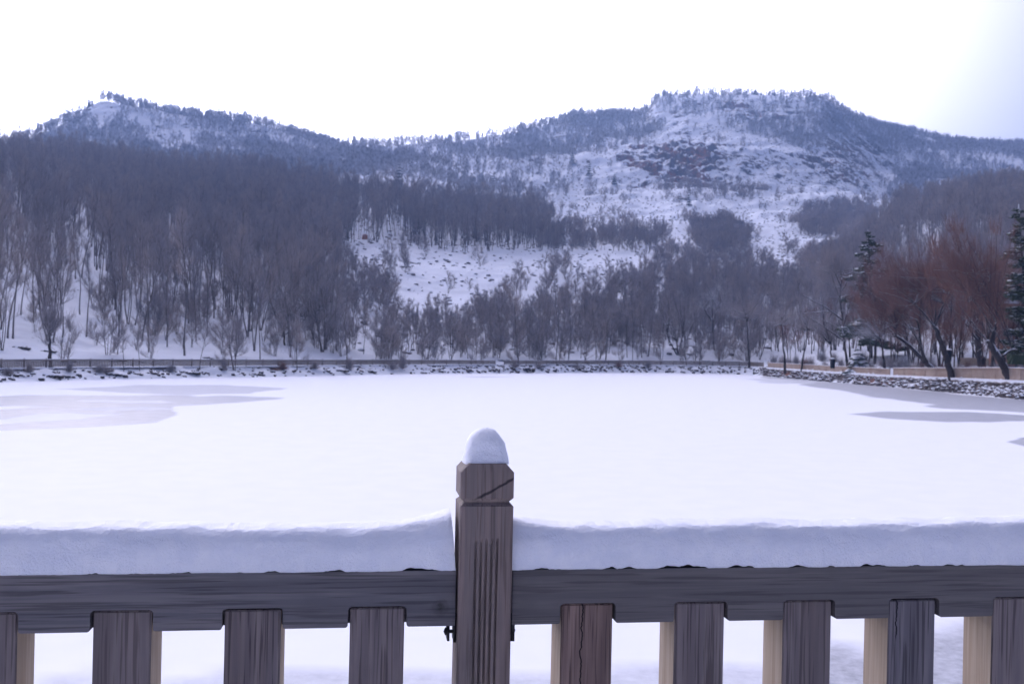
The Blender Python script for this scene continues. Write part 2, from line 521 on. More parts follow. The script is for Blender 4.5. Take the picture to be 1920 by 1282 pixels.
def sstep(x, a, b): 
    t = np.clip((x - a) / (b - a), 0, 1); return t * t * (3 - 2 * t)
# roughness of the ground grows with distance; cliffs get ledges
amp_bank = sstep(TL, 1.0, 1.4) * (1 - sstep(TL, 1.75, 2.0))
TZ = TZ + amp_bank * 0.42 * fbm(TX / 1.6, TY / 1.6, 3, 4)
amp_slope = sstep(TL, 3.1, 4.5)
TZ = TZ + amp_slope * (0.6 * fbm(TX / 7, TY / 7, 21, 4) + 0.22 * fbm(TX / 1.8, TY / 1.8, 23, 2))
amp_mtn = sstep(TL, 7.5, 10.0)
TZ = TZ + amp_mtn * (1 - 0.6 * sstep(TL, 11.5, 12.0)) * (6.0 * fbm(TX / 50, TY / 50, 31, 4) + 2.6 * fbm(TX / 11, TY / 11, 37, 3))
cliff = np.exp(-(((IX - 1290) / 150) ** 2 + ((IY - 305) / 48) ** 2) ** 1.6)
cliff = np.maximum(cliff, np.exp(-(((IX - 1125) / 30) ** 2 + ((IY - 262) / 14) ** 2)))
cliff = np.maximum(cliff, 0.8 * np.exp(-(((IX - 1560) / 70) ** 2 + ((IY - 310) / 40) ** 2) ** 1.4))
cliff = np.maximum(cliff, 0.8 * np.exp(-(((IX - 1420) / 160) ** 2 + ((IY - 205) / 22) ** 2) ** 1.3))
cliff = np.maximum(cliff, 0.7 * np.exp(-(((IX - 1060) / 120) ** 2 + ((IY - 320) / 40) ** 2) ** 1.3))
cliff = cliff * (0.30 + 0.70 * sstep(fbm(TX / 30, TZ / 16, 47, 3), -0.25, 0.25))
cliff = np.maximum(cliff, 0.75 * amp_bank * sstep(fbm(TX / 5, TY / 5, 44, 3), -0.15, 0.3))
ridged = 1 - np.abs(fbm(TX / 9, TY / 16 + TZ / 9, 51, 4)) * 2.2
TZ = TZ + (cliff * (TL > 5)) * (4.5 * (ridged - 0.5) + 3.0 * fbm(TX / 4.5, TY / 7 + TZ / 5, 55, 3))
TX = TX + (cliff * (TL > 5)) * 2.0 * fbm(TX / 8, TZ / 6, 61, 3)

verts = np.stack([TX, TY, TZ], -1).reshape(-1, 3)
r = np.arange(NR - 1)[:, None] * NCOLU; c = np.arange(NCOLU - 1)[None]
quads = np.stack([r + c, r + c + 1, r + NCOLU + c + 1, r + NCOLU + c], -1).reshape(-1, 4)

m, nt, b = nodes_of('snowy_ground'); g = N(nt)
p = g.pos(); up = g.nrm()[2]
att = g.new('ShaderNodeAttribute', attribute_name='rocky').outputs['Fac']
dist = g.sep(p)[1]
n_big = g.noise(p, 0.06, 4); n_mid = g.noise(p, 0.35, 5, 0.62); n_fine = g.noise(p, 1.3, 4, 0.65)
rock = g.mix(g.rng(g.noise(p, 0.09, 3), 0.40, 0.62), (0.150, 0.115, 0.110), (0.30, 0.115, 0.065))
rock = g.mix(g.rng(n_mid, 0.35, 0.7), rock, (0.105, 0.10, 0.11))
scrub = (0.11, 0.09, 0.08)
base = g.mix(g.rng(n_big, 0.4, 0.6), scrub, (0.075, 0.065, 0.065))
base = g.mix(att, base, rock)
k = g.math('ADD', up, g.math('MULTIPLY', g.math('SUBTRACT', n_mid, 0.5), 0.75))
k = g.math('ADD', k, g.math('MULTIPLY', g.math('SUBTRACT', n_fine, 0.5), 0.55))
thr = g.math('ADD', g.rng(n_big, 0.35, 0.65, 0.56, 0.78), g.math('MULTIPLY', att, 0.16))
sn = g.rng(g.math('SUBTRACT', k, thr), -0.05, 0.07)
g.put(b.inputs['Base Color'], g.mix(sn, base, SNOW))
b.inputs['Roughness'].default_value = 0.9; b.inputs['Specular IOR Level'].default_value = 0.1
g.bump(n_fine, 0.5, 0.25, b)
M['terrain'] = m
me = mesh_np('hillside', verts, quads, [M['terrain']], smooth=True)
at = me.attributes.new('rocky', 'FLOAT', 'POINT'); at.data.foreach_set('value', cliff.ravel().astype(np.float32))
link('hillside', me, kind='structure', label='snow covered wooded hillsides and rocky mountain across the lake')

# ground sheet reaching the horizon, behind and below everything
gm = mesh_np('ground', [(-2600,-900,-2.2),(2600,-900,-2.2),(2600,2600,-2.2),(-2600,2600,-2.2)], np.array([(0,1,2,3)]), [M['ground_snow']])
link('ground', gm, kind='structure', label='snow covered ground beyond the hills')

# ------------------------------------------------------------------ frozen lake
rowsY = 1 / np.concatenate([np.linspace(1 / 2.6, 1 / 30.0, 110)[:-1], np.linspace(1 / 30.0, 1 / 190.0, 330)])
colU = np.concatenate([np.linspace(-1.0, -0.56, 40)[:-1], np.linspace(-0.56, 0.56, 560), np.linspace(0.56, 1.0, 40)[1:]])
LY, LU = np.meshgrid(rowsY, colU, indexing='ij')
LX = LU * LY
LI, LJ = to_img(LX, LY, np.zeros_like(LX))
def soft(poly, w, warp=0.0, seed=0):
    """1 inside an outline drawn on the lake, falling off softly"""
    x = LI + warp * fbm(LX / 3.0, LY / 6.0, seed, 3) * 30; y = LJ + warp * fbm(LX / 4.0, LY / 8.0, seed + 5, 3) * 5
    best = np.full(x.shape, 1e9)
    n = len(poly)
    for i in range(n):
        ax, ay = poly[i]; bx, by = poly[(i + 1) % n]
        ay *= 5; by *= 5
        dx, dy = bx - ax, by - ay
        t = np.clip(((x - ax) * dx + (y * 5 - ay) * dy) / (dx * dx + dy * dy + 1e-9), 0, 1)
        best = np.minimum(best, np.hypot(x - ax - t * dx, y * 5 - ay - t * dy))
    ins = in_poly(x, y, poly)
    return sstep(np.where(ins, best, -best), -w, w)
ice = np.zeros_like(LX)
def paint(poly, v, w=5.0, warp=0.75, seed=0):
    global ice
    f = soft(poly, w, warp, seed)
    ice = ice * (1 - f) + v * f
paint([(105,728),(260,722),(420,723),(525,728),(470,738),(330,741),(240,736)], 0.62, seed=1)
paint([(-120,748),(60,741),(230,743),(420,741),(530,746),(440,754),(330,760),(335,776),(300,790),(150,800),(0,806),(-160,812)], 0.85, seed=2)
paint([(-80,764),(40,760),(85,763),(20,768),(-80,770)], 0.05, 6, seed=3)
paint([(-80,796),(0,786),(60,776),(120,773),(240,774),(150,786),(60,792),(-20,798)], 0.10, 8, seed=4)
paint([(160,750),(300,751),(330,754),(230,756),(150,754)], 0.15, 6, seed=5)
paint([(120,767),(300,763),(330,766),(200,770)], 0.25, 6, seed=6)
paint([(1440,704),(1560,712),(1700,728),(1920,748),(2300,780),(2300,815),(1920,772),(1780,764),(1660,748),(1580,733),(1500,722),(1440,712)], 0.8, seed=7)
paint([(1390,711),(1470,712),(1560,716),(1470,718)], 0.4, 5, seed=8)
paint([(1598,776),(1680,771),(1800,772),(1920,778),(2100,784),(1920,789),(1780,789),(1660,783)], 0.85, seed=9)
paint([(1886,828),(1930,816),(2100,812),(2100,850),(1930,842)], 0.8, seed=10)
paint([(860,706),(900,704),(950,706),(900,708)], 0.4, 5, seed=11)
paint([(1500,1290),(1540,1200),(1620,1225),(1700,1185),(1800,1175),(1900,1160),(2100,1150),(2300,1500),(1500,1500)], 0.75, 40, 1.2, seed=12)
paint([(300,1290),(420,1265),(700,1255),(850,1268),(1000,1260),(1250,1250),(1480,1250),(1480,1500),(300,1500)], 0.45, 40, 1.5, seed=13)
paint([(60,1285),(100,1262),(170,1258),(170,1500),(60,1500)], 0.4, 30, 1.5, seed=14)
LZ = np.zeros_like(LX) + 0.015 * fbm(LX / 5, LY / 5, 77, 3)
lv = np.stack([LX, LY, LZ], -1).reshape(-1, 3)
nr, nc = LX.shape
r = np.arange(nr - 1)[:, None] * nc; c = np.arange(nc - 1)[None]
lq = np.stack([r + c, r + c + 1, r + nc + c + 1, r + nc + c], -1).reshape(-1, 4)
m, nt, b = nodes_of('lake_snow_and_ice'); g = N(nt)
p = g.pos()
a = g.new('ShaderNodeAttribute', attribute_name='ice').outputs['Fac']
nf = g.noise(p, 1.1, 5, 0.6); ns = g.noise(p, 6.0, 5, 0.7)
# drifting crumbs of snow break the bare patches up close to the bank
a2 = g.rng(g.math('ADD', a, g.math('MULTIPLY', g.math('SUBTRACT', ns, 0.5), g.math('MULTIPLY', 1.5, g.math('MULTIPLY', a, g.rng(g.sep(p)[1], 16, 26, 1.0, 0.0))))), 0.0, 1.0, smooth=False)
snowc = g.mix(g.rng(nf, 0.3, 0.7), (0.88, 0.89, 0.915), (0.91, 0.915, 0.93))
icec = g.mix(g.rng(nf, 0.3, 0.7), (0.29, 0.295, 0.32), (0.37, 0.375, 0.40))
g.put(b.inputs['Base Color'], g.mix(a2, snowc, icec))
g.put(b.inputs['Roughness'], g.rng(a2, 0.2, 0.9, 0.85, 0.6))
b.inputs['Specular IOR Level'].default_value = 0.15
g.bump(g.math('ADD', nf, ns), 0.12, 0.03, b)
lm = mesh_np('frozen_lake', lv, lq, [m], smooth=True)
at = lm.attributes.new('ice', 'FLOAT', 'POINT'); at.data.foreach_set('value', ice.ravel().astype(np.float32))
link('frozen_lake', lm, kind='structure', label='frozen lake under snow with bare grey ice patches')

# ------------------------------------------------------------------ near walkway and bank
wk = Geo()
wk.box((-14, -10, 2.05), (14, 2.35, 2.30))
link('walkway', wk.mesh('walkway', [M['ground_snow']]), kind='structure', label='snow covered walkway behind the wooden fence')
bk = Geo()
bk.box((-14, 2.30, -1.5), (14, 2.62, 2.02))
link('retaining_wall', bk.mesh('retaining_wall', [M['stone']]), label='stone retaining wall under the walkway and wooden fence', category='wall')

# ------------------------------------------------------------------ the wooden fence in front
T_F = 0.142
TH = math.atan(T_F)
Y_POST = 1.87
u0 = float(ray(912, 1000)[0])
P0 = Vector((u0 * Y_POST, Y_POST, 2.30))
Y0P = P0.y - T_F * P0.x
def s_of(px, py):
    u = float(ray(px, py)[0])
    X = u * Y0P / (1 - T_F * u)
    return (X - P0.x) / math.cos(TH)
def z_of(px, py):
    u, w = ray(px, py); u = float(u)
    Y = Y0P / (1 - T_F * u)
    return CAM_Z + float(w) * Y - P0.z
M['wood_post'] = mat_wood('weathered_post_wood', (0.185, 0.158, 0.148), (0.28, 0.22, 0.195), (0.12, 0.092, 0.084), 'Z',
                          stain=((-0.030, 1.205), (0.050, 1.250)))
M['wood_rail_l'] = mat_wood('weathered_rail_wood', (0.130, 0.126, 0.138), (0.190, 0.176, 0.180), (0.080, 0.077, 0.084), 'X', knot=(-0.082, 0.0, 1.005))
M['wood_rail_r'] = mat_wood('weathered_rail_wood_dark', (0.118, 0.112, 0.116), (0.172, 0.158, 0.156), (0.070, 0.065, 0.068), 'X')
M['wood_bal'] = mat_wood('weathered_baluster_wood', (0.165, 0.142, 0.145), (0.245, 0.205, 0.195), (0.095, 0.075, 0.076), 'Z', grain=1.3)
M['wood_split'] = mat_wood('split_baluster_wood', (0.145, 0.135, 0.150), (0.215, 0.195, 0.205), (0.075, 0.068, 0.078), 'Z', grain=1.7, crack=(-0.034, -0.085, 0.002))
M['wood_side'] = mat_wood('pale_fresh_sidelit_wood', (0.37, 0.29, 0.21), (0.45, 0.37, 0.28), (0.26, 0.18, 0.11), 'Z', grain=0.5)  # less weathered side faces, with warm side light also put into the tan
M['wood_red'] = mat_wood('reddish_baluster_wood', (0.185, 0.128, 0.112), (0.27, 0.19, 0.16), (0.10, 0.070, 0.063), 'Z', grain=1.4, crack=(-0.010, -0.30, 0.002))

fence = thing('wooden_fence', 'weathered grey wooden fence with square post and balusters in front of the lake', 'fence', P0, TH)
HW = 0.0500
Z_TOP = z_of(912, 869); Z_GRV = z_of(912, 942)
# post: chamfered top, V-groove, five flutes down the front
PW = 0.0505; PD = 0.101
def post_mesh():
    bm = bmesh.new()
    ch = 0.0145
    flutes = [-0.0195, -0.0095, 0.0005, 0.0105, 0.0205]
    zf = z_of(912, 1008)
    def ring(z, w0, inset_front=0.0, flute=0.0):
        """outline of the section at height z (counter-clockwise from above)"""
        r = 0.0025
        x0, x1 = -w0, w0
        y0, y1 = inset_front, PD - inset_front
        pts = [(x0, y0 + r), (x0 + r, y0)]
        for f in flutes:
            pts += [(f - 0.0026, y0), (f - 0.0008, y0 + flute), (f + 0.0008, y0 + flute), (f + 0.0026, y0)]
        pts += [(x1 - r, y0), (x1, y0 + r), (x1, y1 - r), (x1 - r, y1), (x0 + r, y1), (x0, y1 - r)]
        return [bm.verts.new((x, y, z)) for x, y in pts]
    gd = 0.0075
    rings = [ring(-0.10, PW, 0, 0.006), ring(zf - 0.05, PW, 0, 0.006), ring(zf - 0.012, PW, 0, 0.004), ring(zf, PW),
             ring(Z_GRV - 0.0075, PW), ring(Z_GRV - 0.0008, PW - gd, gd), ring(Z_GRV + 0.0008, PW - gd, gd),
             ring(Z_GRV + 0.0085, PW), ring(Z_TOP - ch * 1.15, PW), ring(Z_TOP - 0.001, PW - ch, 0.001), ring(Z_TOP, PW - ch - 0.001, 0.003)]
    for a, b_ in zip(rings, rings[1:]):
        n = len(a)
        for i in range(n):
            bm.faces.new((a[i], a[(i + 1) % n], b_[(i + 1) % n], b_[i]))
    bm.faces.new(rings[-1]); bm.faces.new(list(reversed(rings[0])))
    me = bpy.data.meshes.new('post'); bm.to_mesh(me); bm.free()
    me.materials.append(M['wood_post'])
    return me
link('post', post_mesh(), fence)

RF = 0.016            # rail front lies behind the post's front
RT = 0.5 * (z_of(840, 1074) + z_of(980, 1070))
RB = 0.5 * (z_of(840, 1181) + z_of(985, 1171))
NT = RB + 0.0385      # top of the notches
bal_px_l = [(-24, 1210), (229.5, 1210), (474, 1210), (707, 1200)]
bal_px_r = [(1100, 1190), (1311, 1185), (1513, 1180), (1709, 1175), (1902, 1170)]
bal_l = [s_of(*p) for p in bal_px_l]; bal_r = [s_of(*p) for p in bal_px_r]
# the recessed faces stand a little deeper than the front plane used for sighting
corr = lambda s: s + 0.026 * (s * 0.53 + 0.10)
bal_l = [corr(s) for s in bal_l]; bal_r = [corr(s) for s in bal_r]
stp_l = (bal_l[-1] - bal_l[0]) / 3; stp_r = (bal_r[-1] - bal_r[0]) / 4
bal_l = [bal_l[0] - stp_l * k for k in (4, 3, 2, 1)] + bal_l
bal_r = bal_r + [bal_r[-1] + stp_r * k for k in (1, 2, 3, 4)]
print('balusters', [round(x, 3) for x in bal_l], [round(x, 3) for x in bal_r])
S_L0 = bal_l[0] - 0.19; S_R1 = bal_r[-1] + 0.19
BW = 0.0505           # half width of a baluster

def rail_mesh(sa, sb, bals, mat):
    bm = bmesh.new()
    out = [(sa, RT - 0.001), (sa, RB)]
    cl, rr = 0.0040, 0.008
    for s in bals:
        a, e = s - BW - cl, s + BW + cl
        out += [(a - 0.004, RB), (a - 0.0012, RB + 0.0012), (a, RB + 0.004)]
        out += [(a + rr * (1 - math.cos(t)), NT - rr + rr * math.sin(t)) for t in np.linspace(0, math.pi / 2, 5)]
        out += [(e - rr * (1 - math.cos(t)), NT - rr + rr * math.sin(t)) for t in np.linspace(math.pi / 2, 0, 5)]
        out += [(e, RB + 0.004), (e + 0.0012, RB + 0.0012), (e + 0.004, RB)]
    out += [(sb, RB), (sb, RT - 0.001)]
    D = 0.026
    f = [bm.verts.new((x, RF, z)) for x, z in out]
    k = [bm.verts.new((x, RF + D, z)) for x, z in out]
    n = len(out)
    tops = {}
    def top(x):
        kx = round(x, 6)
        if kx not in tops: tops[kx] = bm.verts.new((x, RF, RT - 0.001))
        return tops[kx]
    tops[round(sa, 6)] = f[0]; tops[round(sb, 6)] = f[-1]
    for i in range(n - 1):
        bm.faces.new((f[i + 1], f[i], k[i], k[i + 1]))
    for i in range(1, n - 2):
        if abs(out[i + 1][0] - out[i][0]) > 1e-7:
            bm.faces.new((f[i], f[i + 1], top(out[i + 1][0]), top(out[i][0])))
    # back body
    y0, y1 = RF + D, RF + 0.135
    v = [bm.verts.new(p) for p in [(sa,y0,RB+0.0015),(sb,y0,RB+0.0015),(sb,y1,RB+0.0015),(sa,y1,RB+0.0015),(sa,y0,RT),(sb,y0,RT),(sb,y1,RT),(sa,y1,RT)]]
    for q in [(0,3,2,1),(0,1,5,4),(1,2,6,5),(2,3,7,6),(3,0,4,7)]: bm.faces.new([v[i] for i in q])
    t0, t1 = bm.verts.new((sa, RF, RT)), bm.verts.new((sb, RF, RT))
    bm.faces.new((t0, t1, v[6], v[7]))
    bm.faces.new((f[0], f[-1], t1, t0))
    me = bpy.data.meshes.new('top_rail'); bm.to_mesh(me); bm.free(); me.materials.append(mat)
    return me
GAP = 0.0035
S_LE, S_RE = -PW - GAP, PW + GAP
link('top_rail', rail_mesh(S_L0, S_LE, bal_l, M['wood_rail_l']), fence)
link('top_rail', rail_mesh(S_RE, S_R1, bal_r, M['wood_rail_r']), fence)
# tenon boards that close the notch gaps inside the rail are the rail's back body; bottom rails below the frame
for sa, sb, mt in ((S_L0, S_LE, M['wood_rail_l']), (S_RE, S_R1, M['wood_rail_r'])):
    gq = Geo(); gq.box((sa, RF + 0.004, 0.10), (sb, RF + 0.125, 0.20)); link('bottom_rail', gq.mesh('bottom_rail', [mt]), fence)

def bal_mesh(mat):
    bm = bmesh.new()
    zt = NT - 0.0045
    w, d, z0 = BW, 0.100, -0.95
    cor = [(-w, 0), (w, 0), (w, d), (-w, d)]
    lo = [bm.verts.new((x, y, z0)) for x, y in cor]; hi = [bm.verts.new((x, y, 0)) for x, y in cor]
    bm.faces.new(hi); bm.faces.new(lo[::-1])
    for i in range(4):
        fc = bm.faces.new((lo[i], lo[(i + 1) % 4], hi[(i + 1) % 4], hi[i]))
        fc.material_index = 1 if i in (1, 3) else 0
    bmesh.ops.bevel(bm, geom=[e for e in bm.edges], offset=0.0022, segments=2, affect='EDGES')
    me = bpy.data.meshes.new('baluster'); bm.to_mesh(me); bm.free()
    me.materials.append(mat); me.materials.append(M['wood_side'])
    return me
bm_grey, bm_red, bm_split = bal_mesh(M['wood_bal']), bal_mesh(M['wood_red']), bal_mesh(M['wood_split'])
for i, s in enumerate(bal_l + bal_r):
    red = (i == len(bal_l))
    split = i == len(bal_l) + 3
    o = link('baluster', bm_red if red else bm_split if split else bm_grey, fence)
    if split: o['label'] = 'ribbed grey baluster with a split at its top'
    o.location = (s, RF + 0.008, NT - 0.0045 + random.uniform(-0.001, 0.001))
    if red: o['label'] = 'reddish brown cracked baluster'
# black angle brackets with bolts under the rail ends
for sgn in (-1, 1):
    xr = sgn * (PW + 0.0005)
    g1 = Geo()
    w = 0.0045 if sgn < 0 else 0.010
    z0, z1 = z_of(912, 1209), RB + 0.0
    g1.box((min(xr, xr + sgn * w), 0.022, z0), (max(xr, xr + sgn * w), 0.060, z1 + 0.02))
    if sgn < 0:
        g1.box((xr - 0.012 - 0.0045, 0.024, z0 + 0.002), (xr - 0.012, 0.058, z1 - 0.001))
    br = link('bracket', g1.mesh('bracket', [M['metal']]), fence)
    g2 = Geo()
    zc = z_of(912, 1193)
    g2.tube([(xr, 0.040, zc), (xr + sgn * (0.014 if sgn < 0 else 0.010), 0.040, zc), (xr + sgn * (0.020 if sgn < 0 else 0.0125), 0.040, zc)], [0.0035, 0.0035, 0.0042], 8)
    if sgn < 0: g2.tube([(xr - 0.0165, 0.040, zc), (xr - 0.0190, 0.040, zc), (xr - 0.0205, 0.040, zc)], [0.0075, 0.0075, 0.005], 10)
    link('bolt', g2.mesh('bolt', [M['metal']]), br)
# end posts outside the view carry the rails
for s in (S_L0 - PW, S_R1 + PW):
    o = link('post', fence.children[0].data, fence); o.location = (s, 0, 0)

# snow lying on the rails
def rail_snow(sa, sb, end, seed, top_px):
    """end: which end meets the post; top_px: outline of the snow's upper edge in the photograph"""
    n = int((sb - sa) / 0.004)
    ss = np.linspace(sa, sb, n)
    ks = np.array([s_of(x, y) for x, y in top_px]); kz = np.array([z_of(x, y) for x, y in top_px])
    o = np.argsort(ks)
    top = np.interp(ss, ks[o], kz[o])
    top = smooth1(top, 3) - RT
    y0, y1 = RF - 0.002, RF + 0.130
    prof = []
    K = 40
    d = (y1 - y0) / 2
    V = []
    for i, s in enumerate(ss):
        h = top[i]
        th = np.linspace(0, math.pi, K)
        e = 0.40
        cx = -np.sign(np.cos(th)) * np.abs(np.cos(th)) ** e
        sz = np.abs(np.sin(th)) ** 0.56
        yy = (y0 + y1) / 2 + cx * d * (1 - 0.07 * sz ** 2)
        zz = RT + sz * h
        V.append(np.stack([np.full(K, s), yy, zz], -1))
    V = np.array(V)
    arc = np.linspace(0, 0.30, K)[None, :] + 0 * ss[:, None]
    sg = ss[:, None] + 0 * arc
    dis = 0.0042 * fbm(sg / 0.05, arc / 0.035, seed, 4) + 0.0018 * fbm(sg / 0.008, arc / 0.008, seed + 9, 3)
    V[:, :, 1] -= dis * np.linspace(1, -1, K)[None]
    V[:, :, 2] += dis * np.sin(np.linspace(0, math.pi, K))[None]
    # ragged foot: lifts off the wood here and there
    foot = np.clip(fbm(ss / 0.035, ss * 0 + seed, seed + 3, 4), 0.0, 1) * 0.010 + 0.0025 * vnoise(ss / 0.005, ss * 0, seed + 4)
    for j in range(0, 6):
        V[:, j, 2] = np.maximum(V[:, j, 2], RT + foot - 0.002)
    if end == 'hi':      # the face beside the post leans back from it
        k = np.clip((ss - (sb - 0.02)) / 0.02, 0, 1)[:, None]
        V[:, :, 0] -= k * 0.0085 * np.clip((V[:, :, 2] - RT) / 0.10, 0, 1)
    nS = n
    vv = V.reshape(-1, 3)
    r = np.arange(nS - 1)[:, None] * K; c = np.arange(K - 1)[None]
    q = np.stack([r + c, r + K + c, r + K + c + 1, r + c + 1], -1).reshape(-1, 4)
    ge = Geo(); ge.add(vv, quads=q)
    # end caps
    for row, flip in ((0, False), (nS - 1, True)):
        ids = np.arange(row * K, row * K + K)
        cen = ge.n; ge.add([vv[ids].mean(0) * [1, 1, 0] + [0, 0, RT]])
        ge.t.append(np.array([(cen, ids[i], ids[i + 1]) if flip else (cen, ids[i + 1], ids[i]) for i in range(K - 1)])); ge.tm.append(np.zeros(K - 1))
    return ge.mesh('snow', [M['rail_snow']], smooth=True)
def place_on_fence(o):
    o.location = P0; o.rotation_euler = (0, 0, TH); return o
tl = [(-900, 985), (-400, 992), (0, 997), (180, 996), (330, 997), (480, 998), (600, 998), (680, 999), (730, 996), (770, 991), (810, 983), (835, 975), (849, 971), (853, 970)]
tr = [(964, 982), (972, 982), (985, 986), (1010, 989), (1050, 992), (1090, 995), (1140, 993), (1250, 991), (1400, 989), (1550, 990), (1700, 989), (1800, 987), (1920, 983), (2400, 975), (3000, 960)]
place_on_fence(link('snow', rail_snow(S_L0, S_LE - 0.001, 'hi', 5, tl), label='thick snow ridge on the rail swept up to a peak beside the post', category='snow', group='snow lying on the wooden fence'))
place_on_fence(link('snow', rail_snow(S_RE - 0.002, S_R1, 'lo', 15, tr), label='thick level snow ridge on the rail beside the reddish baluster', category='snow', group='snow lying on the wooden fence'))
# snow cap on the post
def cap_mesh():
    K, R = 72, 30
    V = []
    hx, hy = 0.0425, 0.047
    z0 = Z_TOP - 0.004
    H = z_of(912, 806) - Z_TOP + 0.005
    for j in range(R):
        t = j / (R - 1)
        a = np.arange(K) / K * 2 * np.pi
        rad = (1 - ((t - 0.40) / 0.60) ** 2.2) ** 0.50 if t > 0.40 else 1.0
        rad *= 1 - 0.10 * min(t, 0.42) / 0.42
        e = 0.42 + 0.5 * t
        cx = np.sign(np.cos(a)) * np.abs(np.cos(a)) ** e; sy = np.sign(np.sin(a)) * np.abs(np.sin(a)) ** e
        z = z0 + H * t
        x = cx * hx * rad + 0.0 + 0.001 * t
        y = 0.0505 + sy * hy * rad
        V.append(np.stack([x, y, np.full(K, z)], -1))
    V = np.array(V)
    aa = np.arange(K)[None] / K * 2 * np.pi + 0 * np.arange(R)[:, None]; tt = np.arange(R)[:, None] / R + 0 * aa
    d = 1 + 0.075 * fbm(np.cos(aa) * 2 + 5, np.sin(aa) * 2 + tt * 3, 8, 3) + 0.022 * fbm(np.cos(aa) * 11, np.sin(aa) * 11 + tt * 9, 9, 2)
    V[:, :, 0] *= d; V[:, :, 1] = 0.0505 + (V[:, :, 1] - 0.0505) * d
    # one shoulder sheared off
    sh = np.clip((V[:, :, 0] + (V[:, :, 2] - z0) * 0.75 - 0.066), 0, 1)
    V[:, :, 0] -= sh * 0.55; V[:, :, 2] -= sh * 0.35
    V[0, :, 2] += 0.0015 * vnoise(np.arange(K) / 2.0, np.zeros(K), 3)
    vv = V.reshape(-1, 3)
    r = np.arange(R - 1)[:, None] * K; c = np.arange(K)[None]; c2 = (c + 1) % K
    q = np.stack([r + c, r + c2, r + K + c2, r + K + c], -1).reshape(-1, 4)
    ge = Geo(); ge.add(vv, quads=q)
    cen = ge.n; ge.add([vv[-K:].mean(0) + [0, 0, 0.0004]])
    ge.t.append(np.array([((R - 1) * K + i, (R - 1) * K + (i + 1) % K, cen) for i in range(K)])); ge.tm.append(np.zeros(K))
    return ge.mesh('snow', [M['rail_snow']], smooth=True)
place_on_fence(link('snow', cap_mesh(), label='domed snow cap on top of the fence post', category='snow', group='snow lying on the wooden fence'))

# ------------------------------------------------------------------ far bank: path fences, walls
def shore_at(px):
    """shoreline depth and path level along image column px"""
    u = float(ray(px, 700)[0])
    return u, float(np.interp(u, SHORE_U, SHORE_Y)), float(np.interp(px, *zip(*PATH_Z)))

M['fence_far'] = mat_bark('far_fence_wood', (0.24, 0.20, 0.175), (0.30, 0.26, 0.23), 0.75, 0.2, 1.0, 1.0)
M['fence_tan'] = mat_bark('right_fence_wood', (0.42, 0.31, 0.24), (0.48, 0.38, 0.30), 0.75, 0.2, 1.0, 1.0)
M['beam'] = mat_bark('path_edge_beam', (0.05, 0.045, 0.047), (0.09, 0.075, 0.07), 0.6, 0.2, 1.0, 1.0)
M['far_snow'] = mat_snow('bank_snow', 0.3, 0.05, 3.0)

def bank_line(px0, px1, back, step=2.0):
    """points along the bank, `back` metres behind the shoreline"""
    pts = []
    for px in np.arange(px0, px1 + 1, 6):
        u, Y, z = shore_at(px)
        pts.append((u * (Y + back), Y + back, z))
    pts = np.array(pts)
    L = np.concatenate([[0], np.cumsum(np.linalg.norm(np.diff(pts[:, :2], axis=0), axis=1))])
    n = max(2, int(L[-1] / step))
    q = np.linspace(0, L[-1], n + 1)
    return np.stack([np.interp(q, L, pts[:, i]) for i in range(3)], -1)

def far_fence(px0, px1, back, hfun, mat, label, dz=0.0, gap_snow=True):
    pts = bank_line(px0, px1, back, 2.2)
    root = thing('path_fence', label, 'fence', pts[len(pts) // 2] * [1, 1, 1], 0, 'fences along the lakeside path')
    o = np.array(pts[len(pts) // 2])
    P = pts - o; P[:, 2] += dz
    H = np.array([hfun(i / (len(pts) - 1)) for i in range(len(pts))])
    pk = Geo(); rl = Geo(); sn = Geo()
    pg = Geo(); pg.box((-0.06, -0.06, -0.3), (0.06, 0.06, 1.0)); pme = pg.mesh('post', [mat])
    for i in range(len(P)):
        po = link('post', pme, root); po.location = P[i]; po.scale = (1, 1, H[i] + 0.10)
    for i in range(len(P) - 1):
        a, b_ = P[i], P[i + 1]
        d = b_ - a; ln = np.linalg.norm(d[:2]); t = d / ln; nrm = np.array([-t[1], t[0], 0])
        h0, h1 = H[i], H[i + 1]
        k = int(ln / 0.16)
        for j in range(k):
            f0, f1 = (j + 0.14) / k, (j + 0.86) / k
            c0, c1 = a + d * f0, a + d * f1
            hh = h0 + (h1 - h0) * (f0 + f1) / 2 - 0.03
            v = []
            for z in (0.04, hh):
                for cc in (c0, c1):
                    for s in (-0.015, 0.015): v.append(cc + nrm * s + [0, 0, z])
            pk.add(v, quads=[(0,2,6,4),(1,5,7,3),(0,4,5,1),(2,3,7,6),(4,6,7,5)])
        for zz0, zz1, gg, wd in ((-0.10, 0.0, rl, 0.06), (0.0, 0.055, sn, 0.065)):
            v = []
            for cc, hh in ((a, h0), (b_, h1)):
                for s in (-wd, wd):
                    for z in (zz0, zz1): v.append(cc + nrm * s + [0, 0, hh + z])
            gg.add(v, quads=[(0,4,5,1),(2,3,7,6),(1,5,7,3),(0,2,6,4)])
    link('pickets', pk.mesh('pickets', [mat]), root, kind='stuff')
    link('top_rail', rl.mesh('top_rail', [mat]), root)
    link('snow_cover', sn.mesh('snow_cover', [M['far_snow']]), root)
    return root
far_fence(-500, 930, 4.1, lambda t: 0.75 - 0.2 * t, M['fence_far'], 'low grey picket fence along the path at the foot of the wooded slope')
far_fence(945, 1436, 4.1, lambda t: 0.52 + 0.2 * t, M['fence_far'], 'low brown picket fence along the path at the head of the lake')
far_fence(1440, 1672, 2.5, lambda t: 0.74 + 0.0 * t, M['fence_tan'], 'tan picket fence with snow on top ending at the step in the stone bank')
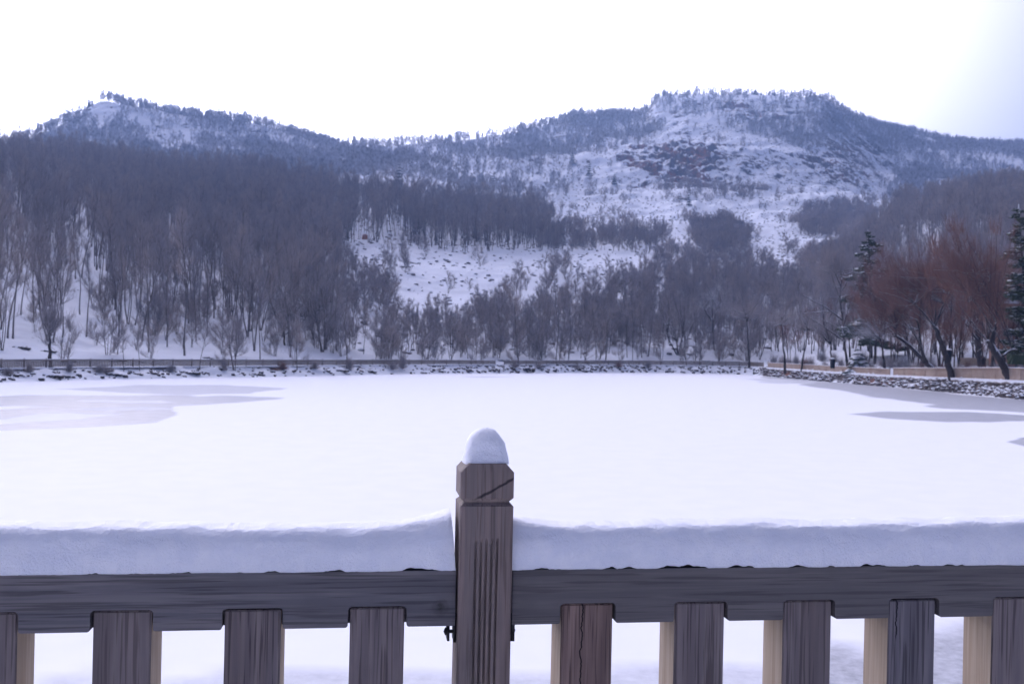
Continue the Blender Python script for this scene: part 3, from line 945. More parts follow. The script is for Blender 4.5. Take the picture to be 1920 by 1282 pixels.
far_fence(1676, 2300, 2.5, lambda t: 0.86 + 0.30 * min(1, t * 2.2), M['fence_tan'], 'tan picket fence with snow on top between the leaning willows')

def bank_beam(px0, px1, back, z0, z1, w, mat, smat, label):
    pts = bank_line(px0, px1, back, 3.0)
    root = thing('path_edging', label, 'edging', pts[len(pts) // 2])
    P = pts - pts[len(pts) // 2]
    for nm, a0, a1, ww, mt in (('beam', z0, z1, w, mat), ('snow_cover', z1, z1 + 0.10, w * 1.05, smat)):
        gq = Geo()
        nn = len(P)
        t = np.gradient(P, axis=0); t /= np.linalg.norm(t[:, :2], axis=1)[:, None]
        nr_ = np.stack([-t[:, 1], t[:, 0], 0 * t[:, 0]], -1)
        j = rng.uniform(-0.02, 0.02, nn)[:, None] * [0, 0, 1]
        V = np.stack([P - nr_ * ww + [0, 0, a0], P - nr_ * ww + [0, 0, a1] + j, P + nr_ * ww + [0, 0, a1] + j, P + nr_ * ww + [0, 0, a0]], 1).reshape(-1, 3)
        i = np.arange(nn - 1)[:, None] * 4; k = np.arange(3)[None]
        gq.add(V, quads=np.stack([i + k, i + 4 + k, i + 5 + k, i + 1 + k], -1).reshape(-1, 4))
        link(nm, gq.mesh(nm, [mt]), root)
bank_beam(-500, 330, 3.55, -0.30, -0.08, 0.10, M['beam'], M['far_snow'], 'dark timber edging of the path under the low grey fence')
bank_beam(345, 1436, 3.7, -0.28, -0.10, 0.10, M['beam'], M['far_snow'], 'dark timber edging of the path around the head of the lake')
bank_beam(1440, 2300, 2.2, -0.35, -0.06, 0.30, M['stone'], M['far_snow'], 'brown stone coping with snow under the tan fences')

# loose stones of the banks
def stone_verts(seed, n=1):
    bm = bmesh.new(); bmesh.ops.create_icosphere(bm, subdivisions=1, radius=1.0)
    v = np.array([x.co for x in bm.verts]); f = np.array([[x.index for x in q.verts] for q in bm.faces]); bm.free()
    rr = np.random.default_rng(seed)
    v *= 1 + rr.uniform(-0.28, 0.22, (len(v), 1))
    v *= rr.uniform(0.65, 1.15, 3)
    return v, f
STONES = [stone_verts(i) for i in range(8)]
def terrain_z(x, y):
    """height of the hillside mesh at a point"""
    u = x / y
    ci = int(np.clip(round((u + 0.98) / 1.96 * (NCOLU - 1)), 0, NCOLU - 1))
    return float(np.interp(y, TY[:, ci], TZ[:, ci]))
def rubble(name, px0, px1, count, lo, hi, size, mat):
    gq = Geo()
    for i in range(count):
        px = random.uniform(px0, px1)
        u, Y, z = shore_at(px)
        f = random.random()
        y = Y + lo + (hi - lo) * f
        x = u * y
        s = random.uniform(*size) * (1.25 - 0.4 * f)
        v, fc = STONES[i % 8]
        a = random.uniform(0, 6.28); ca, sa = math.cos(a), math.sin(a)
        w = v @ np.array([[ca, -sa, 0], [sa, ca, 0], [0, 0, 1]])
        gq.add(w * s * [1, 1, 0.75] + [x, y, terrain_z(x, y) + s * 0.18], tris=fc)
    return gq.mesh(name, [mat])
link('rubble_stones', rubble('rubble_stones', 1440, 2200, 1050, 0.1, 2.3, (0.10, 0.30), M['stone']), kind='stuff',
     label='snow dusted rubble stones of the steep bank under the tan fence')
link('rubble_stones', rubble('rubble_stones', 800, 1440, 420, 0.3, 3.4, (0.08, 0.30), M['earth']), kind='stuff',
     label='dark stones poking through the snow along the far shoreline')

link('rubble_stones', rubble('rubble_stones', -400, 830, 330, 0.2, 3.6, (0.07, 0.24), M['earth']), kind='stuff',
     label='small dark stones in the snow of the bank below the low grey fence')
# big dark boulders and logs that stand out on the far bank
def lump(name, px, py, wpx, hpx, label, category, mat, group, back=None):
    u, Y, z = shore_at(px)
    p = pt(px, py, Y + (1.6 if back is None else back))
    gz = terrain_z(p.x, p.y)
    sc = p.y / FPX
    rr = np.random.default_rng(int(px * 7 + py))
    ge = Geo()
    W = wpx * sc / 2; Hh = max(0.20, hpx * sc / 2)
    nq = max(3, int(wpx / 5))
    for q in range(nq):
        v, f = STONES[rr.integers(8)]
        s_ = rr.uniform(0.55, 1.15)
        a = rr.uniform(0, 6.28); ca, sa = math.cos(a), math.sin(a)
        vv = v @ np.array([[ca, -sa, 0], [sa, ca, 0], [0, 0, 1]])
        vv = vv * (1 + rr.normal(0, 0.12, (len(v), 1)))
        cx = -W + 2 * W * (q + 0.5) / nq
        ge.add(vv * [max(Hh * 1.1, 1.9 * W / nq) * max(s_, 0.85), 0.55, Hh * s_ * 1.15] + [cx, rr.uniform(-0.15, 0.15), -Hh * 0.35 + rr.uniform(-0.15, 0.1) * Hh - 0.25 * Hh * abs(cx) / W], tris=f)
    me = ge.mesh(name, [mat])
    o = link(name, me, label=label, category=category, group=group)
    o.location = (p.x, p.y, gz + Hh * 0.12)
    return o
for px, py, w, h in [(95,704,44,6),(215,702,26,7),(258,706,18,8),(283,703,20,6),(355,703,38,5),(640,702,28,7),(692,699,26,9),(610,701,16,5),(480,694,34,8),(872,692,24,6),(980,690,44,8),(1085,692,30,7)]:
    lump('boulder', px, py, w, h, 'dark low boulder with snow on top at the edge of the far shoreline', 'boulder', M['earth'], 'boulders on the far shoreline')
for px, py, w, h, bk in [(25,637,62,9,16),(85,646,40,7,15),(125,661,34,6,11),(215,658,40,5,12),(270,663,26,7,10),(320,655,24,12,12),(345,672,60,9,7),(392,647,22,10,13),(940,662,30,8,11),(1016,663,26,10,11),(1108,671,24,10,8),(715,660,20,12,11),(828,664,24,9,11),(1310,668,34,8,10)]:
    lump('rock_ledge', px, py, w, h, 'dark rock ledge jutting from the snow at the foot of the wooded slope', 'rock', M['earth'], 'rock ledges above the far path', bk)

# ------------------------------------------------------------------ trees
def rot_from(d, ang, az):
    """a direction at angle `ang` from d, turned by az about it"""
    d = d / np.linalg.norm(d)
    a = np.cross(d, [0.3, 0.2, 0.9]); a /= np.linalg.norm(a) + 1e-9
    b_ = np.cross(d, a)
    return d * math.cos(ang) + (a * math.cos(az) + b_ * math.sin(az)) * math.sin(ang)

def limb(p, d, length, n, wander, lift, rr):
    pts = [np.array(p, float)]
    d = np.array(d, float)
    for i in range(n):
        d = d + rr.normal(0, wander, 3) + np.array([0, 0, lift])
        d /= np.linalg.norm(d)
        pts.append(pts[-1] + d * length / n)
    return np.array(pts)

def bare_tree(seed, H=12.0, r0=0.14, crown_from=0.42, spread=0.5, n_pri=16, twigs=900, tw=0.022, tl=(0.7, 1.6), lean=0.05, forks=1):
    rr = np.random.default_rng(seed)
    tr, cr = Geo(), Geo()
    ends, dirs = [], []
    base_d = np.array([rr.normal(0, lean), rr.normal(0, lean), 1.0])
    for f in range(forks):
        d = base_d + (rr.normal(0, 0.10, 3) if forks > 1 else 0)
        pts = limb((rr.normal(0, 0.12) if f else 0, rr.normal(0, 0.12) if f else 0, -0.5), d, H * (1 - 0.12 * f) + 0.5, 9, 0.05, 0.03, rr)
        tt = np.linspace(0, 1, len(pts))
        rad = r0 * (1 - 0.88 * tt) * (1.0 if f == 0 else 0.75); rad[0] *= 1.35
        tr.tube(pts, rad, 6)
        for i in range(n_pri // forks + 1):
            t = crown_from + (0.97 - crown_from) * (i + rr.random()) / (n_pri // forks + 1)
            p = np.array([np.interp(t, tt, pts[:, k]) for k in range(3)])
            dd = rot_from(np.array([0, 0, 1.0]), rr.uniform(0.45, 1.05) * (0.7 + spread * 0.6), rr.uniform(0, 6.28))
            ln = H * spread * (0.34 * (1 - ((t - crown_from) / (1 - crown_from)) ** 2) + 0.12) * rr.uniform(0.6, 1.2)
            b1 = limb(p, dd, ln, 5, 0.13, 0.10, rr)
            cr.tube(b1, np.linspace(r0 * 0.34 * (1.15 - t), 0.012, 6), 4, cap=False)
            for q in range(5):
                s = rr.uniform(0.25, 1.0)
                p2 = np.array([np.interp(s * 5, range(6), b1[:, k]) for k in range(3)])
                d2 = rot_from(b1[-1] - b1[0], rr.uniform(0.3, 0.8), rr.uniform(0, 6.28)) + [0, 0, 0.25]
                b2 = limb(p2, d2, ln * rr.uniform(0.3, 0.55), 3, 0.15, 0.12, rr)
                cr.tube(b2, np.linspace(0.018, 0.007, 4), 3, cap=False)
                for k in range(3):
                    ends.append(b2[k + 1]); dirs.append(b2[k + 1] - b2[k])
            for k in range(1, 5):
                ends.append(b1[k + 1]); dirs.append(b1[k + 1] - b1[k])
    ends = np.array(ends); dirs = np.array(dirs); dirs /= np.linalg.norm(dirs, axis=1)[:, None] + 1e-9
    k = rr.integers(0, len(ends), twigs)
    d = dirs[k] * 0.6 + rr.normal(0, 0.34, (twigs, 3)) + [0, 0, 0.65]
    d /= np.linalg.norm(d, axis=1)[:, None]
    ln = rr.uniform(*tl, twigs)
    p0 = ends[k] + rr.normal(0, 0.12, (twigs, 3))
    cr.blades(p0, p0 + d * ln[:, None], rr.uniform(0.7, 1.4, twigs) * tw, m=1)
    return tr, cr

def join_geo(tr, cr, name, mats):
    g_ = Geo(); g_.v = tr.v + cr.v; g_.n = tr.n + cr.n
    g_.t = list(tr.t) + [x + tr.n for x in cr.t]; g_.tm = list(tr.tm) + list(cr.tm)
    g_.q = list(tr.q) + [x + tr.n for x in cr.q]; g_.qm = list(tr.qm) + list(cr.qm)
    return g_.mesh(name, mats)

TREES = []      # (trunk mesh, crown mesh, joined mesh)
specs = [dict(H=13.0, spread=0.48, n_pri=18), dict(H=14.0, spread=0.38, n_pri=18, crown_from=0.45), dict(H=12.0, spread=0.55, n_pri=16, forks=2),
         dict(H=13.0, spread=0.45, n_pri=18, lean=0.10), dict(H=14.5, spread=0.40, n_pri=18, crown_from=0.48), dict(H=11.0, spread=0.6, n_pri=16, forks=3, crown_from=0.3),
         dict(H=12.5, spread=0.55, n_pri=18, crown_from=0.42), dict(H=13.5, spread=0.32, n_pri=14, crown_from=0.42)]
for i, sp in enumerate(specs):
    tr_, cr_ = bare_tree(100 + i, r0=0.105, twigs=1500, tw=0.0135, tl=(0.6, 1.5), **sp)
    TREES.append((tr_.mesh('trunk', [M['trunk']]), cr_.mesh('crown', [M['trunk'], M['twig']]), join_geo(tr_, cr_, 'tree', [M['trunk'], M['twig']])))
FROST = []
for i in range(4):
    tr_, cr_ = bare_tree(200 + i, H=7.0, r0=0.09, spread=0.75, n_pri=9, twigs=420, tw=0.055, tl=(0.6, 1.5), crown_from=0.2)
    FROST.append(join_geo(tr_, cr_, 'frosted_tree', [M['twig_frost'], M['twig_frost']]))
BROWN = []
for i in range(4):
    tr_, cr_ = bare_tree(240 + i, H=5.0, r0=0.06, spread=0.95, n_pri=12, twigs=700, tw=0.03, tl=(0.5, 1.3), crown_from=0.08, forks=3)
    BROWN.append(join_geo(tr_, cr_, 'bush', [M['trunk'], M['twig']]))

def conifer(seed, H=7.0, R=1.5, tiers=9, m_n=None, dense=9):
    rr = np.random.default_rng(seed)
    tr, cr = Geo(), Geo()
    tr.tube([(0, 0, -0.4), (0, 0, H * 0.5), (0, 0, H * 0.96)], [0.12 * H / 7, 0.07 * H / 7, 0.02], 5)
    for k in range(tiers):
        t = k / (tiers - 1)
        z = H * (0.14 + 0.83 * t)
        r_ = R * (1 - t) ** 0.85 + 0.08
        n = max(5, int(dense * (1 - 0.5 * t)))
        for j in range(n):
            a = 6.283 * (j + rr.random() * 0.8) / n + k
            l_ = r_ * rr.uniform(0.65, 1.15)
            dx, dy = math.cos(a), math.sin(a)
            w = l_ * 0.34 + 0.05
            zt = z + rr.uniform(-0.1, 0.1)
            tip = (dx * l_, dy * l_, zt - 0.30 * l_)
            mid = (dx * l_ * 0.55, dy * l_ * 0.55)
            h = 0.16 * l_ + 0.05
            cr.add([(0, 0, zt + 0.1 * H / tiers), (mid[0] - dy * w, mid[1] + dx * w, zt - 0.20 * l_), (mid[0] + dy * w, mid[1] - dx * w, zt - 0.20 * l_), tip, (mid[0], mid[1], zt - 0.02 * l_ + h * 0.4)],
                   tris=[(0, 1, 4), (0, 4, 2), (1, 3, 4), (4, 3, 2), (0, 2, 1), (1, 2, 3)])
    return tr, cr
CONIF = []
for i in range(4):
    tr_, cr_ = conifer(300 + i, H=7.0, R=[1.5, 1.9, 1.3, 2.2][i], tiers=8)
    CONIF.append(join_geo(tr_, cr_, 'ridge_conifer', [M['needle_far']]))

# --- where things grow: outlines on the ground, by where that ground is seen
FOREST = [([(-900,680),(-100,676),(100,668),(300,676),(500,680),(640,678),(700,660),(690,600),(650,500),(640,448),(640,325),(480,335),(300,330),(190,310),(0,285),(-900,300)], 0.13),
          ([(600,452),(760,448),(860,482),(960,472),(1030,476),(1030,420),(960,408),(850,385),(740,345),(600,325)], 0.13),
          ([(1030,474),(1100,478),(1250,484),(1262,452),(1150,448),(1030,430)], 0.06),
          ([(690,676),(1450,682),(1480,600),(1440,545),(1300,530),(1180,560),(1080,590),(950,605),(830,622),(720,620)], 0.15),
          ([(1450,684),(2900,712),(2900,360),(1920,366),(1760,390),(1690,395),(1640,470),(1560,545),(1480,600)], 0.17)]
CLEAR = [[(655,455),(760,452),(830,475),(845,505),(812,590),(770,578),(715,520),(690,500)]]
BUSH = [([(1290,462),(1310,425),(1360,415),(1410,440),(1400,468),(1340,478)], 0.25), ([(1490,440),(1500,395),(1560,380),(1640,400),(1640,440),(1560,450)], 0.14),
        ([(1150,530),(1250,478),(1440,490),(1480,545),(1400,560),(1200,560)], 0.09), ([(880,560),(1000,505),(1150,500),(1150,560)], 0.03),
        ([(1440,600),(1500,490),(1640,430),(1700,400),(1640,500),(1560,580)], 0.16), ([(640,600),(660,500),(700,500),(740,560),(760,600)], 0.10),
        ([(1000,440),(1250,440),(1250,482),(1000,472)], 0.08), ([(640,690),(1460,692),(1480,610),(1400,575),(900,585),(830,610),(720,610)], 0.10), ([(60,690),(660,690),(660,520),(60,560)], 0.055), ([(1200,355),(1330,345),(1420,350),(1410,375),(1230,375)], 0.05)]
FRO = [([(-900,330),(0,310),(180,330),(480,352),(700,330),(900,300),(700,278),(480,225),(190,180),(100,235),(0,270),(-900,290)], 0.12),
       ([(930,285),(1000,240),(1080,215),(1215,212),(1225,250),(1180,268),(1090,285),(1060,300),(980,300)], 0.08),
       ([(1225,215),(1230,180),(1560,176),(1650,235),(1650,285),(1590,270),(1500,262),(1400,250),(1300,235)], 0.035),
       ([(1380,250),(1420,205),(1530,185),(1600,215),(1640,250),(1560,270),(1450,262)], 0.06),
       ([(1640,225),(2900,262),(2900,415),(1920,412),(1700,405),(1660,345)], 0.085),
       ([(680,360),(830,395),(1000,400),(1100,345),(1060,300),(1000,235),(900,240),(760,262),(660,270)], 0.045)]
FCLEAR = [[(240,262),(285,248),(330,290),(300,300)], [(330,245),(352,238),(385,300),(330,300)], [(403,235),(430,245),(450,298),(410,298)],
          [(170,195),(240,190),(230,230),(180,235)]]
EX, EY = IX[:-1, :-1], IY[:-1, :-1]
_wx, _wy = TX[:-1, :-1], TY[:-1, :-1]
_far = sstep(TL[:-1, :-1], 7.0, 10.0)
EX = EX + (10 + 22 * _far) * fbm(_wx / 22, _wy / 30, 91, 4) * 1.6
EY = EY + (5 + 9 * _far) * fbm(_wx / 22, _wy / 30, 95, 4) * 1.6
# area of every ground cell
cw = np.abs(TX[:-1, 1:] - TX[:-1, :-1]); ch = np.abs(TY[1:, :-1] - TY[:-1, :-1])
area = cw * ch
lev = TL[:-1, :-1]
def scatter(density, seed):
    rr = np.random.default_rng(seed)
    lam = (density * area)
    n = rr.poisson(lam)
    i, j = np.nonzero(n)
    k = n[i, j]; i = np.repeat(i, k); j = np.repeat(j, k)
    fu, fv = rr.random(len(i)), rr.random(len(i))
    def bil(A): return (A[i, j] * (1 - fu) + A[i, j + 1] * fu) * (1 - fv) + (A[i + 1, j] * (1 - fu) + A[i + 1, j + 1] * fu) * fv
    return np.stack([bil(TX), bil(TY), bil(TZ)], -1), EX[i, j]
den = np.zeros_like(area)
for poly, d in FOREST: den = np.maximum(den, d * in_poly(EX, EY, poly))
for poly in CLEAR: den = np.where(in_poly(EX, EY, poly), den * 0.06, den)
den *= (lev > 3.15) & (lev < 9.2) & (TY[:-1, :-1] < 470)
gap = sstep(fbm(TX[:-1, :-1] / 16, TY[:-1, :-1] / 16, 71, 3), -0.45, 0.1)
den *= 0.45 + 0.55 * gap
den *= np.where(lev < 4.2, 0.62, 1.0)
forest_pts, forest_px = scatter(den, 1)

def region_size(x, y, px):
    s = float(np.interp(px, [600, 660, 860, 920, 1440, 1520], [1.0, 0.46, 0.46, 0.64, 0.72, 0.95]))
    hi = float(np.interp(px, [1000, 1060, 1440, 1520], [1.0, 0.62, 0.62, 1.0]))
    return s + (hi - s) * float(np.clip((y - 225) / 40, 0, 1))      # higher up the slope the trees are full grown
def ok_view(px): return (px > -420) & (px < 2340)
keep = ok_view(forest_px); forest_pts, forest_px = forest_pts[keep], forest_px[keep]
order = np.argsort(np.where((forest_px > -20) & (forest_px < 1940), forest_pts[:, 1], 1e5 + forest_pts[:, 1]))
near_i, rest_i = order[:300], order[300:]

def bare_copy(p, v, s, rz, label, group, name='bare_tree'):
    o = thing(name, label, 'tree', p, rz, group)
    o.scale = (s, s, s * random.uniform(0.92, 1.08))
    link('trunk', TREES[v][0], o); link('crown', TREES[v][1], o)
    return o
for i in near_i:
    vq = random.randrange(len(TREES))
    look = ['round crowned bare tree', 'tall narrow bare tree', 'two stemmed bare tree', 'slightly crooked bare tree', 'tall high crowned bare tree',
            'bushy three stemmed bare tree', 'broad crowned bare tree', 'very slender upright bare tree'][vq]
    qx = forest_px[i]
    where = ('on the slope above the low grey path fence' if qx < 700 else
             'at the lake head above the low brown fence' if qx < 1440 else 'on the park slope behind the tan fences')
    bare_copy(forest_pts[i], vq, region_size(*forest_pts[i][:2], qx) * random.uniform(0.65, 1.08), random.uniform(0, 6.28), look + ' ' + where, look + 's ' + where)

def instancer(name, pts, meshes, smin, smax, label, seed, tilt=0.05, factor=None):
    """one object that scatters many look-alikes over its points"""
    rr = np.random.default_rng(seed)
    me = bpy.data.meshes.new(name); me.vertices.add(len(pts)); me.vertices.foreach_set('co', np.asarray(pts, np.float32).ravel())
    def attr(nm, ty, val, key='value'):
        a = me.attributes.new(nm, ty, 'POINT'); a.data.foreach_set(key, val.ravel())
    sc = rr.uniform(smin, smax, len(pts))
    if factor is not None: sc = sc * factor
    attr('size', 'FLOAT', sc.astype(np.float32))
    rot = np.stack([rr.normal(0, tilt, len(pts)), rr.normal(0, tilt, len(pts)), rr.uniform(0, 6.28, len(pts))], -1).astype(np.float32)
    attr('turn', 'FLOAT_VECTOR', rot, 'vector')
    attr('which', 'INT', rr.integers(0, len(meshes), len(pts)).astype(np.int32))
    o = link(name, me, kind='stuff', label=label)
    ng = bpy.data.node_groups.new(name + '_scatter', 'GeometryNodeTree')
    ng.interface.new_socket('Geometry', in_out='INPUT', socket_type='NodeSocketGeometry')
    ng.interface.new_socket('Geometry', in_out='OUTPUT', socket_type='NodeSocketGeometry')
    nn, ll = ng.nodes, ng.links
    gi, go = nn.new('NodeGroupInput'), nn.new('NodeGroupOutput')
    jn = nn.new('GeometryNodeJoinGeometry')
    for mm in reversed(meshes):
        src = bpy.data.objects.new(name + '_source', mm)
        oi = nn.new('GeometryNodeObjectInfo'); oi.inputs['Object'].default_value = src; oi.inputs['As Instance'].default_value = True
        ll.new(oi.outputs['Geometry'], jn.inputs[0])
    ip = nn.new('GeometryNodeInstanceOnPoints')
    ip.inputs['Pick Instance'].default_value = True
    def named(nm, ty):
        a = nn.new('GeometryNodeInputNamedAttribute'); a.data_type = ty; a.inputs['Name'].default_value = nm; return a.outputs['Attribute']
    ll.new(gi.outputs[0], ip.inputs['Points']); ll.new(jn.outputs[0], ip.inputs['Instance'])
    ll.new(named('which', 'INT'), ip.inputs['Instance Index'])
    e2r = nn.new('FunctionNodeEulerToRotation'); ll.new(named('turn', 'FLOAT_VECTOR'), e2r.inputs[0]); ll.new(e2r.outputs[0], ip.inputs['Rotation'])
    ll.new(named('size', 'FLOAT'), ip.inputs['Scale'])
    ll.new(ip.outputs[0], go.inputs[0])
    md = o.modifiers.new('scatter', 'NODES'); md.node_group = ng
    return o
instancer('bare_wood', forest_pts[rest_i], [t[2] for t in TREES], 0.62, 1.05, 'leafless grey brown wood covering the slopes around the lake', 3,
          factor=np.array([region_size(p_[0], p_[1], q_) for p_, q_ in zip(forest_pts[rest_i], forest_px[rest_i])]))

den = np.zeros_like(area)
for poly, d in FRO: den = np.maximum(den, d * in_poly(EX, EY, poly))
for poly in FCLEAR: den = np.where(in_poly(EX, EY, poly), den * 0.08, den)
den *= (lev > 8.0) & (lev < 12.6) & (TY[:-1, :-1] > 400)
den *= 0.25 + 1.2 * sstep(fbm(_wx / 26, _wy / 26, 101, 4), -0.25, 0.35)
frost_pts, fpx = scatter(den, 5)
frost_pts = frost_pts[ok_view(fpx)]
instancer('frosted_wood', frost_pts, FROST, 0.55, 1.15, 'frost covered grey wood on the far hills', 6)

den = np.zeros_like(area)
for poly, d in BUSH: den = np.maximum(den, d * in_poly(EX, EY, poly))
clump = sstep(fbm(TX[:-1, :-1] / 14, TY[:-1, :-1] / 14, 81, 3), 0.05, 0.5)
den = np.maximum(den, 0.028 * clump * in_poly(EX, EY, [(640,470),(640,300),(900,275),(1200,225),(1560,230),(1690,370),(1500,560),(900,570)]))
den *= (lev > 3.02) & (lev < 12.5)
bush_pts, bpx = scatter(den, 8)
bush_pts = bush_pts[ok_view(bpx)]
instancer('hillside_scrub', bush_pts, BROWN, 0.45, 1.1, 'brown leafless scrub in clumps on the snowy hillside', 9)
den = 0.085 * (lev > 3.4) * (lev < 12.0) * in_poly(EX, EY, [(0,655),(640,660),(640,300),(900,275),(1200,225),(1560,230),(1690,370),(1500,600),(1450,670),(640,662)])
rock_pts, rpx = scatter(den, 12)
SM = [mesh_np('stone', v * [1, 1, 0.7], f, [M['stone']]) for v, f in STONES[:5]]
instancer('hillside_stones', rock_pts, SM, 0.12, 0.75, 'grey stones poking out of the snow on the hillside', 13, 0.3)

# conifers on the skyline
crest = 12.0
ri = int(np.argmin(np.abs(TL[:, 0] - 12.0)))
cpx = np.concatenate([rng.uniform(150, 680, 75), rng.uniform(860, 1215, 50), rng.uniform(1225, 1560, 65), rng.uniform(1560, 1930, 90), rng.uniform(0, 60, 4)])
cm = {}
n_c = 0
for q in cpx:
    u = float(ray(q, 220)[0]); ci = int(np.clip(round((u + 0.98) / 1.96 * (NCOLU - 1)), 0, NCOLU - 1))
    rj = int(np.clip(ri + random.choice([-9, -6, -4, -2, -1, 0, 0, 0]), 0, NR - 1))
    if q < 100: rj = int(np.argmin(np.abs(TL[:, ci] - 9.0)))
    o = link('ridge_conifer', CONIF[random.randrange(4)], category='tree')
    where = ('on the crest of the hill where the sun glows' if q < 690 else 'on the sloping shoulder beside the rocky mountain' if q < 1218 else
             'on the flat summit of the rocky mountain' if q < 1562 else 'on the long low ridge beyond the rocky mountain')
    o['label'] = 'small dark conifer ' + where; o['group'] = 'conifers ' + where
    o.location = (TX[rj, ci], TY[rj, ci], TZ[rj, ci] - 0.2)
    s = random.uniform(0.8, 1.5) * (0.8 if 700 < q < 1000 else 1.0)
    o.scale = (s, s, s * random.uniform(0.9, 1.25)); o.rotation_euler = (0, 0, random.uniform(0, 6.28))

# ------------------------------------------------------------------ willows, pines and the pavilion on the nearer bank
def ground_hit(px, py):
    """where the sight line through an image position meets the hillside"""
    u, w = ray(px, py); u = float(u); w = float(w)
    ci = int(np.clip(round((u + 0.98) / 1.96 * (NCOLU - 1)), 0, NCOLU - 1))
    for k in range(10, NR - 1):
        if TZ[k, ci] >= CAM_Z + w * TY[k, ci]: return float(TY[k, ci])
    return float(TY[NR // 2, ci])

def willow(path_px, Y, r0, label, fan, twigs, limbs=(), seed=0, twig='twig_red', tl=(1.2, 2.8), group='willows along the tan fences', name='willow_tree', up=0.55):
    """path_px: trunk line in the photograph from the foot up; fan: crown as (px, py, rx, ry) ellipse; limbs: further snow lined boughs"""
    rr = np.random.default_rng(seed)
    foot = pt(*path_px[0], Y)
    gz = terrain_z(foot.x, foot.y)
    o = np.array([foot.x, foot.y, min(gz, foot.z)])
    root = thing(name, label, 'tree', o, 0, group)
    tr, cr = Geo(), Geo()
    def line(pp, dy=0.0):
        q = np.array([pt(x, y, Y + dy * i) for i, (x, y) in enumerate(pp)]) - o
        t = np.linspace(0, 1, len(q)); tt = np.linspace(0, 1, 3 * len(q))
        q = np.stack([np.interp(tt, t, q[:, k]) for k in range(3)], -1)
        q[1:-1] += rr.normal(0, 0.035, (len(q) - 2, 3))
        return q
    main = line(path_px, 0.15); main[0, 2] -= 0.5
    tr.tube(main, np.linspace(r0 * 1.15, r0 * (0.62 if name == 'willow_tree' else 0.22), len(main)), 9)
    starts = [main[-1], main[-2]]
    for pp, rl_ in limbs:
        l_ = line(pp, rr.uniform(-0.3, 0.3)); cr.tube(l_, np.linspace(rl_, rl_ * 0.35, len(l_)), 6)
        starts += [l_[-1], l_[len(l_) * 2 // 3], l_[len(l_) // 2]]
    fx, fy, rx, ry = fan
    cen = np.array(pt(fx, fy, Y)) - o
    sx, sz = rx * Y / FPX, ry * Y / FPX
    # boughs spread from the pollard heads into the crown, twigs from the boughs
    ends, dirs = [], []
    nb = 46
    for k in range(nb):
        st = starts[rr.integers(len(starts))]
        v = rr.normal(size=3); v /= np.linalg.norm(v); v *= rr.random() ** 0.4
        tgt = cen + v * [sx, min(sx, 3.0), sz]
        tgt[2] = max(tgt[2], st[2] + 0.2 * sz * rr.random())
        mid = (st + tgt) / 2 + rr.normal(0, 0.25, 3) + [0, 0, 0.25]
        bz = np.array([(1 - t) ** 2 * st + 2 * t * (1 - t) * mid + t * t * tgt for t in np.linspace(0, 1, 6)])
        cr.tube(bz, np.linspace(0.045, 0.012, 6) * rr.uniform(0.7, 1.3), 4, cap=False)
        for j in range(2, 6): ends.append(bz[j]); dirs.append(bz[j] - bz[j - 1])
    ends = np.array(ends); dirs = np.array(dirs); dirs /= np.linalg.norm(dirs, axis=1)[:, None] + 1e-9
    twigs = int(twigs * 1.7)
    k = rr.integers(0, len(ends), twigs)
    d = dirs[k] * 0.45 + rr.normal(0, 0.36, (twigs, 3)) + [0, 0, up * 1.5]
    d /= np.linalg.norm(d, axis=1)[:, None]
    p0 = ends[k] + rr.normal(0, 0.15, (twigs, 3)); ln = rr.uniform(*tl, twigs)
    p1 = p0 + d * ln[:, None]
    cr.blades(p0, p1, rr.uniform(0.7, 1.4, twigs) * 0.020, m=1)
    n2 = twigs // 2
    k2 = rr.integers(0, twigs, n2)
    q0 = p0[k2] + (p1 - p0)[k2] * rr.uniform(0.3, 0.8, (n2, 1))
    cr.blades(q0, q0 + (d[k2] + rr.normal(0, 0.3, (n2, 3))) * rr.uniform(0.4, 1.0, (n2, 1)), rr.uniform(0.6, 1.1, n2) * 0.015, m=1)
    link('trunk', tr.mesh('trunk', [M['trunk_dark']], smooth=True), root)
    link('crown', cr.mesh('crown', [M['trunk_dark'], M[twig]]), root)
    return root

willow([(1785,706),(1775,672),(1766,645),(1757,622),(1752,612)], 103, 0.30, 'dark straight leaning willow trunk with a snow knob and red twigs',
       (1715,525,95,70), 2600, limbs=[([(1752,612),(1735,590),(1715,570)],0.10), ([(1753,612),(1770,570),(1790,530)],0.09)], seed=1)
willow([(1895,712),(1884,688),(1866,660),(1857,645),(1852,638)], 93, 0.36, 'forked dark willow with snow in its fork beside the pavilion',
       (1815,500,105,85), 3600, limbs=[([(1866,660),(1858,640),(1864,620),(1869,604)],0.22), ([(1869,604),(1855,575),(1843,556)],0.14), ([(1843,556),(1815,566)],0.09),
                                     ([(1843,556),(1830,530),(1825,500)],0.10), ([(1843,556),(1858,520)],0.09), ([(1888,696),(1880,668),(1895,656),(1908,655)],0.18)], seed=2)
willow([(1748,692),(1732,675),(1705,648),(1680,629)], 108, 0.26, 'snow lined willow trunk leaning far out over the path',
       (1660,560,80,80), 2400, limbs=[([(1680,629),(1682,610)],0.10), ([(1680,629),(1665,632),(1650,620)],0.08), ([(1732,675),(1726,640),(1720,600)],0.13), ([(1740,680),(1722,640),(1700,600)],0.12)], seed=3)
willow([(1842,690),(1836,660),(1833,640),(1834,610)], 112, 0.42, 'thick upright willow trunk standing behind the tan fence',
       (1850,540,75,70), 2600, limbs=[([(1833,640),(1822,622),(1810,605)],0.16), ([(1834,610),(1845,580)],0.14), ([(1834,615),(1822,585)],0.12)], seed=4)
